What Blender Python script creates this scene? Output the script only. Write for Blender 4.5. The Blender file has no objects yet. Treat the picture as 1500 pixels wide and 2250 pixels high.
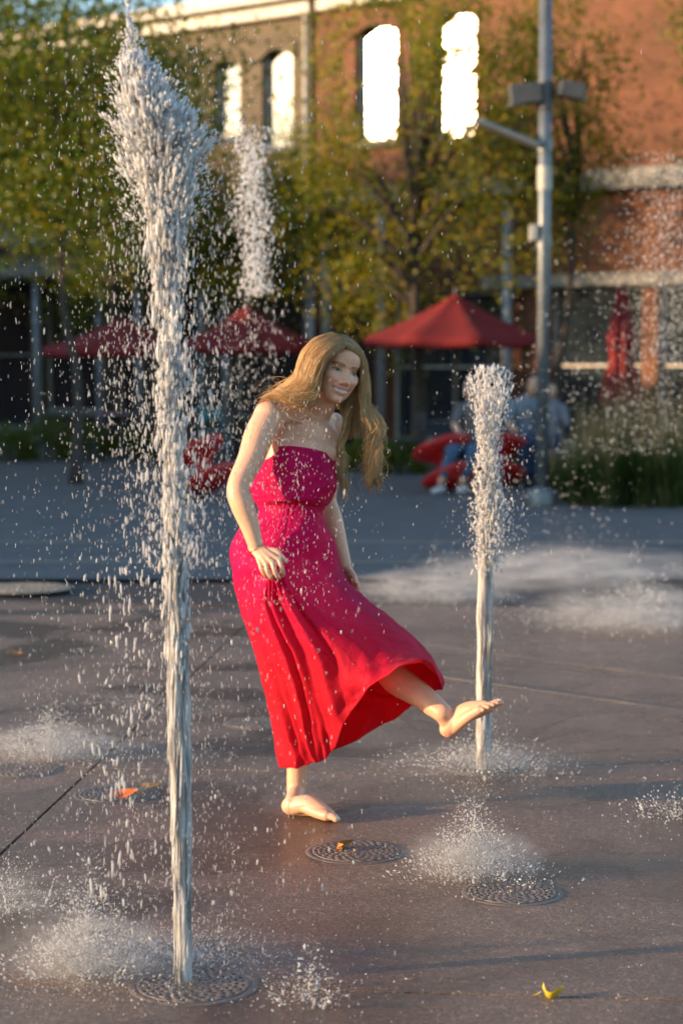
import bpy, bmesh, math, random
import numpy as np
from mathutils import Vector, Matrix, Quaternion

SC = bpy.context.scene
COL = SC.collection
R = math.radians
rng = np.random.default_rng(7)
random.seed(7)

# ---------------------------------------------------------------- camera, sky, sun, exposure
FPX = 4375.0                      # 70 mm lens on a 36 mm high frame, in pixels of the 2250 px photograph
PITCH = math.atan(325.0 / FPX)
CAM = np.array((0.0, 0.0, 1.5))
cam_d = bpy.data.cameras.new('camera')
cam_d.sensor_fit = 'VERTICAL'; cam_d.sensor_height = 36.0; cam_d.sensor_width = 24.0
cam_d.lens = 70.0
cam_d.clip_start = 0.05; cam_d.clip_end = 3000.0
cam_d.dof.use_dof = True; cam_d.dof.focus_distance = 5.75; cam_d.dof.aperture_fstop = 2.8
cam_o = bpy.data.objects.new('camera', cam_d); COL.objects.link(cam_o)
cam_o.location = CAM; cam_o.rotation_euler = (math.pi / 2 - PITCH, 0, 0)
SC.camera = cam_o

SUN = Vector((-0.963, -0.222, 0.152)).normalized()      # towards the sun
world = bpy.data.worlds.new('World'); SC.world = world; world.use_nodes = True
wn = world.node_tree.nodes; wl = world.node_tree.links
sky = wn.new('ShaderNodeTexSky'); sky.sky_type = 'NISHITA'; sky.sun_disc = False
sky.sun_elevation = math.asin(SUN.z); sky.sun_rotation = math.atan2(SUN.x, SUN.y)
sky.air_density = 1.0; sky.dust_density = 0.6; sky.ozone_density = 2.0
wn['Background'].inputs['Strength'].default_value = 0.15
wl.new(sky.outputs['Color'], wn['Background'].inputs['Color'])
sun_d = bpy.data.lights.new('sun', 'SUN'); sun_d.energy = 3.2; sun_d.angle = R(0.6); sun_d.color = (1.0, 0.65, 0.36)
sun_o = bpy.data.objects.new('sun', sun_d); COL.objects.link(sun_o)
sun_o.rotation_euler = (-SUN).to_track_quat('-Z', 'Y').to_euler(); sun_o.location = (-30, -2, 12)
SC.view_settings.view_transform = 'Standard'; SC.view_settings.look = 'None'
SC.view_settings.gamma = 1.0; SC.view_settings.use_curve_mapping = False
SC.view_settings.exposure = 1.6
SC.render.engine = 'CYCLES'
SC.cycles.use_denoising = True
SC.cycles.max_bounces = 8; SC.cycles.diffuse_bounces = 3; SC.cycles.glossy_bounces = 3
SC.cycles.transmission_bounces = 6; SC.cycles.transparent_max_bounces = 16
SC.cycles.caustics_reflective = False; SC.cycles.caustics_refractive = False
SC.cycles.sample_clamp_indirect = 4.0
SC.cycles.use_adaptive_sampling = True; SC.cycles.adaptive_threshold = 0.012

# ---------------------------------------------------------------- small helpers
def ray(x, y):
    a = (x - 750.0) / FPX; b = (1125.0 - y) / FPX
    return np.array((a, math.cos(PITCH) + b * math.sin(PITCH), -math.sin(PITCH) + b * math.cos(PITCH)))
def P(x, y, Y):                    # the point at depth Y that the photograph shows at x, y
    d = ray(x, y); return CAM + d * (Y / d[1])
def G(x, y, z=0.0):                # the ground point that the photograph shows at x, y
    d = ray(x, y); return CAM + d * ((z - CAM[2]) / d[2])

def new_mat(name):
    m = bpy.data.materials.new(name); m.use_nodes = True
    nt = m.node_tree; b = nt.nodes['Principled BSDF']
    return m, nt, b
def pset(b, **k):
    for key, v in k.items():
        b.inputs[key.replace('_', ' ')].default_value = v
def node(nt, t, **k):
    n = nt.nodes.new(t)
    for a, v in k.items():
        if a in n.inputs: n.inputs[a].default_value = v
        else: setattr(n, a, v)
    return n
def ramp(nt, stops, interp='LINEAR'):
    n = nt.nodes.new('ShaderNodeValToRGB'); e = n.color_ramp.elements; n.color_ramp.interpolation = interp
    while len(e) < len(stops): e.new(0.5)
    for i, (p, c) in enumerate(stops):
        e[i].position = p; e[i].color = (*c, 1) if len(c) == 3 else c
    return n
def coords(nt, scale=(1, 1, 1), kind='Object'):
    t = nt.nodes.new('ShaderNodeTexCoord'); m = nt.nodes.new('ShaderNodeMapping')
    m.inputs['Scale'].default_value = scale
    nt.links.new(t.outputs[kind], m.inputs['Vector']); return m.outputs['Vector']
def simple(name, col, rough=0.6, metal=0.0, var=0.25, scale=6.0, bump=0.0, bscale=60.0, spec=0.5, **extra):
    """plain surface with worn, uneven colour"""
    m, nt, b = new_mat(name); L = nt.links
    v = coords(nt)
    n = node(nt, 'ShaderNodeTexNoise', Scale=scale, Detail=6.0, Roughness=0.6); L.new(v, n.inputs['Vector'])
    lo = tuple(max(0, c * (1 - var)) for c in col); hi = tuple(min(1, c * (1 + var)) for c in col)
    r = ramp(nt, [(0.3, lo), (0.7, hi)]); L.new(n.outputs['Fac'], r.inputs['Fac'])
    L.new(r.outputs['Color'], b.inputs['Base Color'])
    pset(b, Roughness=rough, Metallic=metal, Specular_IOR_Level=spec, **extra)
    if bump:
        n2 = node(nt, 'ShaderNodeTexNoise', Scale=bscale, Detail=5.0); L.new(v, n2.inputs['Vector'])
        bp = node(nt, 'ShaderNodeBump', Strength=bump, Distance=0.02); L.new(n2.outputs['Fac'], bp.inputs['Height'])
        L.new(bp.outputs['Normal'], b.inputs['Normal'])
    return m

def mesh_np(name, V, Fc, smooth=True):
    """mesh from vertex array and face array (equal sided faces) or list of arrays"""
    me = bpy.data.meshes.new(name)
    V = np.asarray(V, dtype=np.float32)
    if not isinstance(Fc, (list, tuple)) or not isinstance(Fc[0], np.ndarray): Fc = [np.asarray(Fc)]
    Fc = [np.asarray(f, dtype=np.int32) for f in Fc if len(f)]
    nl = sum(f.size for f in Fc); nf = sum(len(f) for f in Fc)
    me.vertices.add(len(V)); me.vertices.foreach_set('co', V.ravel())
    me.loops.add(nl); me.polygons.add(nf)
    me.loops.foreach_set('vertex_index', np.concatenate([f.ravel() for f in Fc]))
    sizes = np.concatenate([np.full(len(f), f.shape[1], dtype=np.int32) for f in Fc])
    me.polygons.foreach_set('loop_start', np.concatenate(([0], np.cumsum(sizes)[:-1])).astype(np.int32))
    me.polygons.foreach_set('use_smooth', np.full(nf, smooth))
    me.update(calc_edges=True)
    return me
def put(name, me, mat=None, parent=None, loc=None, label=None, cat=None, group=None, kind=None):
    if mat is not None and not me.materials: me.materials.append(mat)
    o = bpy.data.objects.new(name, me); COL.objects.link(o)
    if parent is not None: o.parent = parent
    if loc is not None: o.location = loc
    return tag(o, label, cat, group, kind)
def tag(o, label=None, cat=None, group=None, kind=None):
    if label: o['label'] = label
    if cat: o['category'] = cat
    if group: o['group'] = group
    if kind: o['kind'] = kind
    return o
def empty(name, loc=(0, 0, 0), rz=0.0, **k):
    o = bpy.data.objects.new(name, None); COL.objects.link(o); o.location = loc; o.rotation_euler = (0, 0, rz)
    o.empty_display_size = 0.1
    return tag(o, **k)

class MB:
    """collects shapes into one mesh"""
    def __init__(s): s.v = []; s.f = {}; s.n = 0
    def add(s, V, F):
        V = np.asarray(V, float); s.v.append(V)
        for f in F: s.f.setdefault(len(f), []).append([i + s.n for i in f])
        s.n += len(V); return s
    def addg(s, V, Fa):
        V = np.asarray(V, float); s.v.append(V); Fa = np.asarray(Fa) + s.n
        s.f.setdefault(Fa.shape[1], []).extend(Fa.tolist()); s.n += len(V); return s
    def box(s, c, d, M=None):
        c = np.asarray(c, float); h = np.asarray(d, float) / 2
        V = np.array([(x, y, z) for z in (-1, 1) for y in (-1, 1) for x in (-1, 1)], float) * h
        if M is not None: V = V @ np.asarray(M).T
        return s.add(V + c, [(0, 2, 3, 1), (4, 5, 7, 6), (0, 1, 5, 4), (2, 6, 7, 3), (0, 4, 6, 2), (1, 3, 7, 5)])
    def tube(s, pts, rad, seg=8, cap=True, flat=None):
        V, F = tube(pts, rad, seg, cap, flat); s.add(V, F); return s
    def lathe(s, prof, c=(0, 0, 0), seg=24, M=None):
        prof = np.asarray(prof, float); a = np.linspace(0, 2 * math.pi, seg, endpoint=False)
        V = np.array([(r * math.cos(t), r * math.sin(t), z) for r, z in prof for t in a])
        if M is not None: V = V @ np.asarray(M).T
        F = [(i * seg + j, i * seg + (j + 1) % seg, (i + 1) * seg + (j + 1) % seg, (i + 1) * seg + j) for i in range(len(prof) - 1) for j in range(seg)]
        return s.add(V + np.asarray(c, float), F)
    def mesh(s, name, smooth=False):
        V = np.concatenate(s.v); return mesh_np(name, V, [np.array(f) for f in s.f.values()], smooth)
    def build(s, name, mat, parent=None, smooth=False, bevel=0.0, **k):
        o = put(name, s.mesh(name, smooth), mat, parent, **k)
        if bevel:
            m = o.modifiers.new('bevel', 'BEVEL'); m.width = bevel; m.segments = 2; m.limit_method = 'ANGLE'
        return o

def frames(pts):
    pts = np.asarray(pts, float); n = len(pts)
    t = np.gradient(pts, axis=0); t /= np.linalg.norm(t, axis=1)[:, None] + 1e-12
    ref = np.array((0, 0, 1.0)) if abs(t[0][2]) < 0.9 else np.array((1.0, 0, 0))
    N = np.zeros_like(pts); b = np.cross(t[0], ref); b /= np.linalg.norm(b); N[0] = b
    for i in range(1, n):
        v = N[i - 1] - t[i] * np.dot(N[i - 1], t[i]); N[i] = v / (np.linalg.norm(v) + 1e-12)
    return t, N, np.cross(t, N)
def tube(pts, rad, seg=8, cap=True, flat=None):
    pts = np.asarray(pts, float); n = len(pts); rad = np.broadcast_to(np.asarray(rad, float), (n,))
    t, N, B = frames(pts); a = np.linspace(0, 2 * math.pi, seg, endpoint=False)
    fl = 1.0 if flat is None else flat
    V = (pts[:, None] + rad[:, None, None] * (np.cos(a)[None, :, None] * N[:, None] + fl * np.sin(a)[None, :, None] * B[:, None])).reshape(-1, 3)
    F = [(i * seg + j, i * seg + (j + 1) % seg, (i + 1) * seg + (j + 1) % seg, (i + 1) * seg + j) for i in range(n - 1) for j in range(seg)]
    if cap: F.append(tuple(range(seg - 1, -1, -1))); F.append(tuple((n - 1) * seg + j for j in range(seg)))
    return V, F
def crom(pts, n):
    """Catmull-Rom resample of a polyline (any dimension), uniform parameter"""
    p = np.asarray(pts, float); k = len(p)
    q = np.concatenate(([2 * p[0] - p[1]], p, [2 * p[-1] - p[-2]]))
    u = np.linspace(0, k - 1, n); i = np.minimum(u.astype(int), k - 2); f = (u - i)
    sh = (n,) + (1,) * (p.ndim - 1); f = f.reshape(sh)
    a, b, c, d = q[i], q[i + 1], q[i + 2], q[i + 3]
    return 0.5 * ((2 * b) + (c - a) * f + (2 * a - 5 * b + 4 * c - d) * f ** 2 + (3 * b - a - 3 * c + d) * f ** 3)
def copy_tree(o, parent=None):
    c = o.copy(); COL.objects.link(c); c.parent = parent
    for ch in list(o.children): copy_tree(ch, c)
    return c
def icosphere(sub=1):
    bm = bmesh.new(); bmesh.ops.create_icosphere(bm, subdivisions=sub, radius=1.0)
    V = np.array([v.co[:] for v in bm.verts]); F = np.array([[v.index for v in f.verts] for f in bm.faces]); bm.free()
    return V, F
ICO1 = icosphere(1); ICO2 = icosphere(2); ICO3 = icosphere(3)
def drops(C, rad, axis=None, stretch=1.0, ico=ICO1):
    """many ellipsoid drops: centres C (n,3), radii, long axis and stretch"""
    C = np.asarray(C, float); n = len(C); V0, F0 = ico; k = len(V0)
    rad = np.broadcast_to(np.asarray(rad, float), (n,)); stretch = np.broadcast_to(np.asarray(stretch, float), (n,))
    if axis is None: axis = np.tile((0, 0, 1.0), (n, 1))
    axis = axis / (np.linalg.norm(axis, axis=1)[:, None] + 1e-9)
    al = V0 @ axis.T                                    # k,n
    V = V0[None] * rad[:, None, None] + (al.T * (rad * (stretch - 1))[:, None])[:, :, None] * axis[:, None, :] + C[:, None]
    F = F0[None] + (np.arange(n) * k)[:, None, None]
    return V.reshape(-1, 3), F.reshape(-1, 3)
def vox(name, V, F, size, smooth_iter=0):
    """voxel-remeshed copy of a mesh as (V, quads)"""
    me = mesh_np('tmp', V, F) if not isinstance(F, dict) else None
    o = bpy.data.objects.new('tmp', me); COL.objects.link(o)
    md = o.modifiers.new('r', 'REMESH'); md.mode = 'VOXEL'; md.voxel_size = size; md.adaptivity = 0.0
    dg = bpy.context.evaluated_depsgraph_get(); dg.update()
    e = o.evaluated_get(dg); m2 = e.to_mesh()
    nv = len(m2.vertices); co = np.empty(nv * 3, np.float32); m2.vertices.foreach_get('co', co); co = co.reshape(-1, 3).astype(float)
    lt = np.empty(len(m2.loops), np.int32); m2.loops.foreach_get('vertex_index', lt)
    ls = np.empty(len(m2.polygons), np.int32); m2.polygons.foreach_get('loop_total', ls)
    st = np.concatenate(([0], np.cumsum(ls)[:-1]))
    q = lt[(st[ls == 4][:, None] + np.arange(4))]; tr = lt[(st[ls == 3][:, None] + np.arange(3))] if (ls == 3).any() else np.zeros((0, 3), np.int32)
    e.to_mesh_clear(); bpy.data.objects.remove(o); bpy.data.meshes.remove(me)
    if smooth_iter: co = relax(co, q, smooth_iter)
    return co, q, tr
def relax(co, q, it, lam=0.5):
    n = len(co); a = np.concatenate((q[:, 0], q[:, 1], q[:, 2], q[:, 3], q[:, 1], q[:, 2], q[:, 3], q[:, 0])); b = np.concatenate((q[:, 1], q[:, 2], q[:, 3], q[:, 0], q[:, 0], q[:, 1], q[:, 2], q[:, 3]))
    cnt = np.bincount(a, minlength=n).astype(float); cnt[cnt == 0] = 1
    for _ in range(it):
        s = np.stack([np.bincount(a, weights=co[b, k], minlength=n) for k in range(3)], 1)
        has = np.bincount(a, minlength=n) > 0
        co = np.where(has[:, None], co + lam * (s / cnt[:, None] - co), co)
    return co
def vcol(me, name, arr):
    at = me.attributes.new(name, 'FLOAT_COLOR', 'POINT'); a = np.ones((len(arr), 4), np.float32); a[:, :3] = arr
    at.data.foreach_set('color', a.ravel())
def vfloat(me, name, arr, dom='POINT'):
    at = me.attributes.new(name, 'FLOAT', dom); at.data.foreach_set('value', np.asarray(arr, np.float32))
def smoothnoise(p, seed=0):
    """cheap smooth pseudo-noise on (n,3) points, about -1..1"""
    r = np.random.default_rng(seed); s = 0
    for k in range(5):
        w = r.normal(size=3) * (0.7 + 0.5 * k); s = s + np.sin(p @ w + r.uniform(0, 6.28)) / (1 + 0.35 * k)
    return s / 2.2
# ---------------------------------------------------------------- ground
def pad_mat():
    m, nt, b = new_mat('wet_aggregate_concrete'); L = nt.links
    v = coords(nt, kind='Object'); geo = node(nt, 'ShaderNodeNewGeometry')
    pos = geo.outputs['Position']
    n1 = node(nt, 'ShaderNodeTexNoise', Scale=1.1, Detail=7.0, Roughness=0.6); L.new(pos, n1.inputs['Vector'])
    n2 = node(nt, 'ShaderNodeTexVoronoi', Scale=95.0); L.new(pos, n2.inputs['Vector'])
    n3 = node(nt, 'ShaderNodeTexNoise', Scale=160.0, Detail=4.0, Roughness=0.7); L.new(pos, n3.inputs['Vector'])
    r1 = ramp(nt, [(0.3, (.140, .098, .070)), (0.55, (.190, .136, .098)), (0.75, (.245, .180, .134))]); L.new(n1.outputs['Fac'], r1.inputs['Fac'])
    r2 = ramp(nt, [(0.28, (.35, .35, .36)), (0.52, (1.0, .98, .95)), (0.75, (2.2, 2.0, 1.8))]); L.new(n3.outputs['Fac'], r2.inputs['Fac'])
    sep = node(nt, 'ShaderNodeSeparateColor'); L.new(n2.outputs['Color'], sep.inputs['Color'])
    r3 = ramp(nt, [(0.0, (.7, .68, .66)), (0.8, (1.05, 1.02, 1.0)), (1.0, (1.7, 1.55, 1.4))]); L.new(sep.outputs[0], r3.inputs['Fac'])
    mx = node(nt, 'ShaderNodeMix', data_type='RGBA', blend_type='MULTIPLY'); mx.inputs['Factor'].default_value = 1; L.new(r1.outputs['Color'], mx.inputs['A']); L.new(r2.outputs['Color'], mx.inputs['B'])
    mx2 = node(nt, 'ShaderNodeMix', data_type='RGBA', blend_type='MULTIPLY'); mx2.inputs['Factor'].default_value = .8; L.new(mx.outputs['Result'], mx2.inputs['A']); L.new(r3.outputs['Color'], mx2.inputs['B'])
    wetc = node(nt, 'ShaderNodeMix', data_type='RGBA', blend_type='MULTIPLY'); wetc.inputs['Factor'].default_value = 1; L.new(mx2.outputs['Result'], wetc.inputs['A']); L.new(wetc.outputs['Result'], b.inputs['Base Color'])
    # water film: glossy pools between dull patches, dimpled by falling drops
    wet = node(nt, 'ShaderNodeTexNoise', Scale=1.3, Detail=6.0, Distortion=0.8); L.new(pos, wet.inputs['Vector'])
    rr = ramp(nt, [(0.42, (.13, .13, .13)), (0.58, (.52, .52, .52))]); L.new(wet.outputs['Fac'], rr.inputs['Fac'])
    rw = ramp(nt, [(0.42, (.60, .58, .56)), (0.58, (1.05, 1.05, 1.05))]); L.new(wet.outputs['Fac'], rw.inputs['Fac']); L.new(rw.outputs['Color'], wetc.inputs['B']); L.new(rr.outputs['Color'], b.inputs['Roughness'])
    bmp = node(nt, 'ShaderNodeBump', Strength=0.8, Distance=0.006); L.new(n3.outputs['Fac'], bmp.inputs['Height'])
    rip = node(nt, 'ShaderNodeTexNoise', Scale=34.0, Detail=3.0, Distortion=1.2); L.new(pos, rip.inputs['Vector'])
    bm2 = node(nt, 'ShaderNodeBump', Strength=0.75, Distance=0.007); L.new(rip.outputs['Fac'], bm2.inputs['Height']); L.new(bmp.outputs['Normal'], bm2.inputs['Normal'])
    L.new(bm2.outputs['Normal'], b.inputs['Normal']); pset(b, Specular_IOR_Level=0.5)
    return m
PAD = pad_mat()
GROUT = simple('joint_dark', (.028, .024, .022), .7)
def paving_mat(name, col, sc=2.0):
    m, nt, b = new_mat(name); L = nt.links; geo = node(nt, 'ShaderNodeNewGeometry'); pos = geo.outputs['Position']
    n1 = node(nt, 'ShaderNodeTexNoise', Scale=sc, Detail=8.0, Roughness=0.65); L.new(pos, n1.inputs['Vector'])
    n3 = node(nt, 'ShaderNodeTexNoise', Scale=70.0, Detail=3.0); L.new(pos, n3.inputs['Vector'])
    r1 = ramp(nt, [(0.3, tuple(c * .72 for c in col)), (0.7, tuple(c * 1.25 for c in col))]); L.new(n1.outputs['Fac'], r1.inputs['Fac']); L.new(r1.outputs['Color'], b.inputs['Base Color'])
    bp = node(nt, 'ShaderNodeBump', Strength=0.3, Distance=0.01); L.new(n3.outputs['Fac'], bp.inputs['Height']); L.new(bp.outputs['Normal'], b.inputs['Normal'])
    pset(b, Roughness=0.7); return m
PLAZA = paving_mat('plaza_concrete', (.100, .094, .090)); SUNSTREAK = paving_mat('sun_streak_tone', (.17, .145, .118), 5.0)
FAR = paving_mat('far_ground', (.10, .10, .10), .4)
def sheet(name, x0, x1, y0, y1, z, mat, parent=None, **k):
    return put(name, mesh_np(name, [(x0, y0, z), (x1, y0, z), (x1, y1, z), (x0, y1, z)], [[0, 1, 2, 3]], False), mat, parent, **k)
sheet('ground', -600, 600, -200, 1500, -0.09, FAR, kind='structure')
PADO = sheet('splash_pad', -13.0, 13.0, -1.0, 14.0, -0.030, GROUT, kind='structure')
# slabs, turned a little against the view
th = R(-5.2); ca, sa = math.cos(th), math.sin(th); SLAB = 2.55; GAP = .007
ox, oy = -1.04, 6.08; oc = np.array((ox, oy)); eX = np.array((ca, sa)); eY = np.array((-sa, ca))
jy = np.dot(G(1100, 2187)[:2] - oc, eY)                  # a cross joint seen in the photo
def slab_mesh(w, d):
    bm = bmesh.new(); bmesh.ops.create_cube(bm, size=1.0); bmesh.ops.scale(bm, vec=(w, d, .06), verts=bm.verts)
    bmesh.ops.bevel(bm, geom=[e for e in bm.edges], offset=.0022, segments=2, affect='EDGES')
    me = bpy.data.meshes.new('slab'); bm.to_mesh(me); bm.free(); me.materials.append(PAD); return me
sm = slab_mesh(SLAB - GAP, SLAB - GAP)
for i in range(-4, 5):
    for j in range(-2, 4):
        c = oc + eX * ((i + .5) * SLAB) + eY * (jy + (j + .5) * SLAB)
        if not (-10.2 < c[0] < 10.2 and -0.2 < c[1] < 12.9): continue
        o = put('slab', sm, None, PADO, (c[0], c[1], -.030)); o.rotation_euler = (0, 0, th)
sheet('plaza', -60, 60, 13.9, 80, -0.004, PLAZA, kind='structure')
for y0, y1, k in ((14.95, 15.22, 0), (16.62, 16.95, 1)): sheet('painted_sun_streak', -60, 60, y0, y1, 0.0, SUNSTREAK, kind='structure')  # sun streaks on the shaded plaza, painted as paler strips
# pale inlay and dark drain slot running across the right of the pad
def strip(name, a, b, w, mat, z=.002, h=.01, **k):
    a = np.array(a[:2]); b = np.array(b[:2]); d = b - a; L_ = np.linalg.norm(d); d /= L_; n = np.array((-d[1], d[0])) * w / 2
    V = [(*(a - n), z), (*(b - n), z), (*(b + n), z), (*(a + n), z), (*(a - n), z - h), (*(b - n), z - h), (*(b + n), z - h), (*(a + n), z - h)]
    return put(name, mesh_np(name, V, [[0, 1, 2, 3], [4, 7, 6, 5], [0, 4, 5, 1], [1, 5, 6, 2], [2, 6, 7, 3], [3, 7, 4, 0]], False), mat, None, **k)
STRIPM = paving_mat('inlay_concrete', (.19, .15, .115), 5.0)
STEEL = simple('galvanised_steel', (.36, .38, .40), .42, .7, .2, 30)
strip('paving_strip', G(880, 1408), G(1560, 1498), .024, STRIPM, .0006, .002, kind='structure')
strip('paving_strip', G(380, 1400), G(1560, 1566), .075, simple('wet_slot', (.085, .072, .066), .35, .1), .0006, .002, kind='structure')
strip('paving_strip', G(-60, 1348), G(600, 1340), .20, simple('dark_strip', (.06, .05, .044), .45), .0006, .002, kind='structure')  # darker strip across the left of the pad

# drain covers of the jets: pierced steel discs in a recessed ring
IRON = simple('drain_iron', (.150, .118, .095), .5, .05, .3, 40, .2, 150)
IRONB = simple('drain_bronze', (.16, .14, .115), .42, .45, .35, 40, .2, 150)
SUMP = simple('drain_sump', (.118, .092, .074), .4)
def drain(px, py, r, label, mat=IRON, dark=True):
    c = G(px, py); e = empty('drain_cover', (c[0], c[1], 0), random.uniform(0, 6), label=label, cat='drain cover', group='drain covers of the fountain')
    MB().lathe([(r * 1.16, .0005), (r * 1.14, .0025), (r * 1.02, .003), (r * 1.0, .001), (r * .99, -.008)], seg=48).build('rim', mat, e, True)
    NR, NA = 15, 96; rad = np.linspace(.07, 1.0, NR + 1) * r
    V = []; F = []
    for i in range(NR + 1):
        for j in range(NA): a = 2 * math.pi * (j + (.5 if False else 0)) / NA; V.append((rad[i] * math.cos(a), rad[i] * math.sin(a), .0015))
    for i in range(NR):
        step = 4 if i > 8 else 6 if i > 4 else 8
        for j in range(NA):
            if i % 2 == 1 and i < NR - 1 and ((j + (step // 2) * ((i // 2) % 2)) % step) < step // 2: continue
            F.append((i * NA + j, i * NA + (j + 1) % NA, (i + 1) * NA + (j + 1) % NA, (i + 1) * NA + j))
    o = put('grate', mesh_np('grate', V, np.array(F)), mat, e); s = o.modifiers.new('t', 'SOLIDIFY'); s.thickness = .003
    MB().lathe([(r * .07, .004), (r * .07, .010), (r * .035, .012), (r * .03, .004)], seg=16).build('nozzle', mat, e, True)
    MB().lathe([(0.0001, -.0002), (r * 1.0, -.0002)], seg=32).build('sump', SUMP, e)
drain(425, 2166, .136, 'drain cover round the foot of the tall left jet', IRON)
drain(256, 1746, .130, 'drain cover with orange leaves lying on it', IRONB)
drain(1125, 1962, .125, 'drain cover under the splash at lower right', IRON)
drain(782, 1872, .135, 'drain cover in front of the standing bare foot, dark and wet', IRON)
drain(566, 1590, .125, 'drain cover half hidden behind the dress hem', IRON)
drain(48, 1692, .13, 'drain cover under the splash at the left edge', IRON)
drain(1060, 1690, .125, 'drain cover round the foot of the short right jet', IRON)
drain(45, 1292, .30, 'wide pale drain cover far back at the left edge', simple('pale_iron', (.30, .26, .2), .5, .3))

# fallen leaves
def leaf_mesh(name, L_=.09, W_=.045, curl=.5, seed=0):
    r = np.random.default_rng(seed); n = 9; V = []; F = []
    for i in range(n):
        t = i / (n - 1); w = W_ / 2 * (math.sin(math.pi * t ** .8) ** .8) * (1 + .18 * math.sin(9 * t + seed)); x = (t - .5) * L_
        z = .004 + curl * .02 * (2 * t - 1) ** 2 + .006 * math.sin(5 * t + seed)
        V += [(x, -w, z + curl * .016 * (.6 + .4 * math.sin(7 * t))), (x, 0, z), (x, w, z + curl * .018)]
    for i in range(n - 1):
        for k in range(2): F.append((i * 3 + k, i * 3 + k + 1, i * 3 + k + 4, i * 3 + k + 3))
    return mesh_np(name, V, np.array(F))
def fallen(px, py, L_, col, label, rz, curl=.6, seed=1, tilt=0, z=0.003):
    m = simple('leaf_' + label[:12], col, .45, var=.4, scale=40)
    c = G(px, py); e = empty('fallen_leaf', (c[0], c[1], z), rz, label=label, cat='leaf', group='fallen leaves')
    b_ = put('blade', leaf_mesh('blade', L_, L_ * .5, curl, seed), m, e); b_.rotation_euler = (tilt, 0, 0)
    MB().tube([(L_ * .45, 0, .012), (L_ * .62, .006, .006), (L_ * .75, .012, .004)], .0013, 5).build('stalk', m, e)
fallen(1208, 2196, .052, (.55, .40, .02), 'small bright yellow leaf lying beside the dark slab joint', 2.6, .7, 2, .5)
fallen(742, 1866, .060, (.42, .16, .03), 'upright orange brown leaf in the water by the bare foot', 1.1, 1.0, 3, 1.0)
fallen(272, 1757, .095, (.62, .13, .015), 'bright orange leaf on the pierced drain cover', .2, .5, 4, .3, .012)
fallen(325, 1741, .085, (.36, .21, .06), 'tan leaf at the right rim of the drain cover', .5, .4, 5, .1, .012)
fallen(32, 1441, .075, (.45, .20, .05), 'brown leaf on bare wet paving at the left edge', .1, .6, 6, .2)

# ---------------------------------------------------------------- the brick building behind
FA = np.array((-0.52, 38.0, 0.0)); _h = Vector((SUN.x, SUN.y, 0)).normalized() - Vector((0.0185, 0.9998, 0)); NRM = np.array((_h.x, _h.y, 0)); NRM /= np.linalg.norm(NRM)
DIR = np.array((-NRM[1], NRM[0], 0)); DIR = DIR if DIR[0] > 0 else -DIR
def FS(px): k = (px - 750) / FPX; return (k * FA[1] - FA[0]) / (DIR[0] - k * DIR[1])
def FZ(px, py): s = FS(px); return P(px, py, FA[1] + s * DIR[1])[2]
FROT = math.atan2(DIR[1], DIR[0])
def brick_mat(name, c1, c2, mortar, dirt=.5):
    m, nt, b = new_mat(name); L = nt.links; v = coords(nt)
    sw = node(nt, 'ShaderNodeSeparateXYZ'); L.new(v, sw.inputs['Vector']); cb = node(nt, 'ShaderNodeCombineXYZ'); L.new(sw.outputs['X'], cb.inputs['X']); L.new(sw.outputs['Z'], cb.inputs['Y'])
    br = node(nt, 'ShaderNodeTexBrick', Scale=1.0); br.inputs['Brick Width'].default_value = .215; br.inputs['Row Height'].default_value = .075; br.inputs['Mortar Size'].default_value = .006
    br.inputs['Color1'].default_value = (*c1, 1); br.inputs['Color2'].default_value = (*c2, 1); br.inputs['Mortar'].default_value = (*mortar, 1); L.new(cb.outputs['Vector'], br.inputs['Vector'])
    n = node(nt, 'ShaderNodeTexNoise', Scale=.9, Detail=8.0, Roughness=.65); L.new(v, n.inputs['Vector'])
    r = ramp(nt, [(.3, (1 - dirt,) * 3), (.7, (1.15, 1.15, 1.15))]); L.new(n.outputs['Fac'], r.inputs['Fac'])
    mx = node(nt, 'ShaderNodeMix', data_type='RGBA', blend_type='MULTIPLY'); mx.inputs['Factor'].default_value = 1; L.new(br.outputs['Color'], mx.inputs['A']); L.new(r.outputs['Color'], mx.inputs['B']); L.new(mx.outputs['Result'], b.inputs['Base Color'])
    bp = node(nt, 'ShaderNodeBump', Strength=.6, Distance=.01); L.new(br.outputs['Fac'], bp.inputs['Height']); bp.invert = True; L.new(bp.outputs['Normal'], b.inputs['Normal'])
    pset(b, Roughness=.85); return m
BRICK = brick_mat('orange_brick', (.19, .066, .024), (.14, .046, .018), (.15, .108, .08)); BROWN = brick_mat('tan_brick', (.125, .10, .064), (.11, .086, .056), (.125, .102, .075), .3)
STONE = simple('grey_stone', (.20, .20, .185), .8, var=.25, scale=3); TRIM = simple('white_paint', (.42, .40, .36), .5); DARKM = simple('dark_metal', (.03, .032, .034), .5, .3)
def glass_mat(name, rough, tint=(.02, .025, .03)):
    m, nt, b = new_mat(name); L = nt.links; v = coords(nt); n = node(nt, 'ShaderNodeTexNoise', Scale=1.3, Detail=2.0); L.new(v, n.inputs['Vector'])
    bp = node(nt, 'ShaderNodeBump', Strength=.12, Distance=.05); L.new(n.outputs['Fac'], bp.inputs['Height']); L.new(bp.outputs['Normal'], b.inputs['Normal'])
    pset(b, Base_Color=(*tint, 1), Roughness=rough, Specular_IOR_Level=1.0, IOR=1.7, Coat_Weight=1.0, Coat_Roughness=.05); return m
GLASS = glass_mat('old_window_glass', .13); GLASS2 = glass_mat('clear_window_glass', .035); SHOP = glass_mat('shop_glass', .06, (.02, .035, .045))
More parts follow.
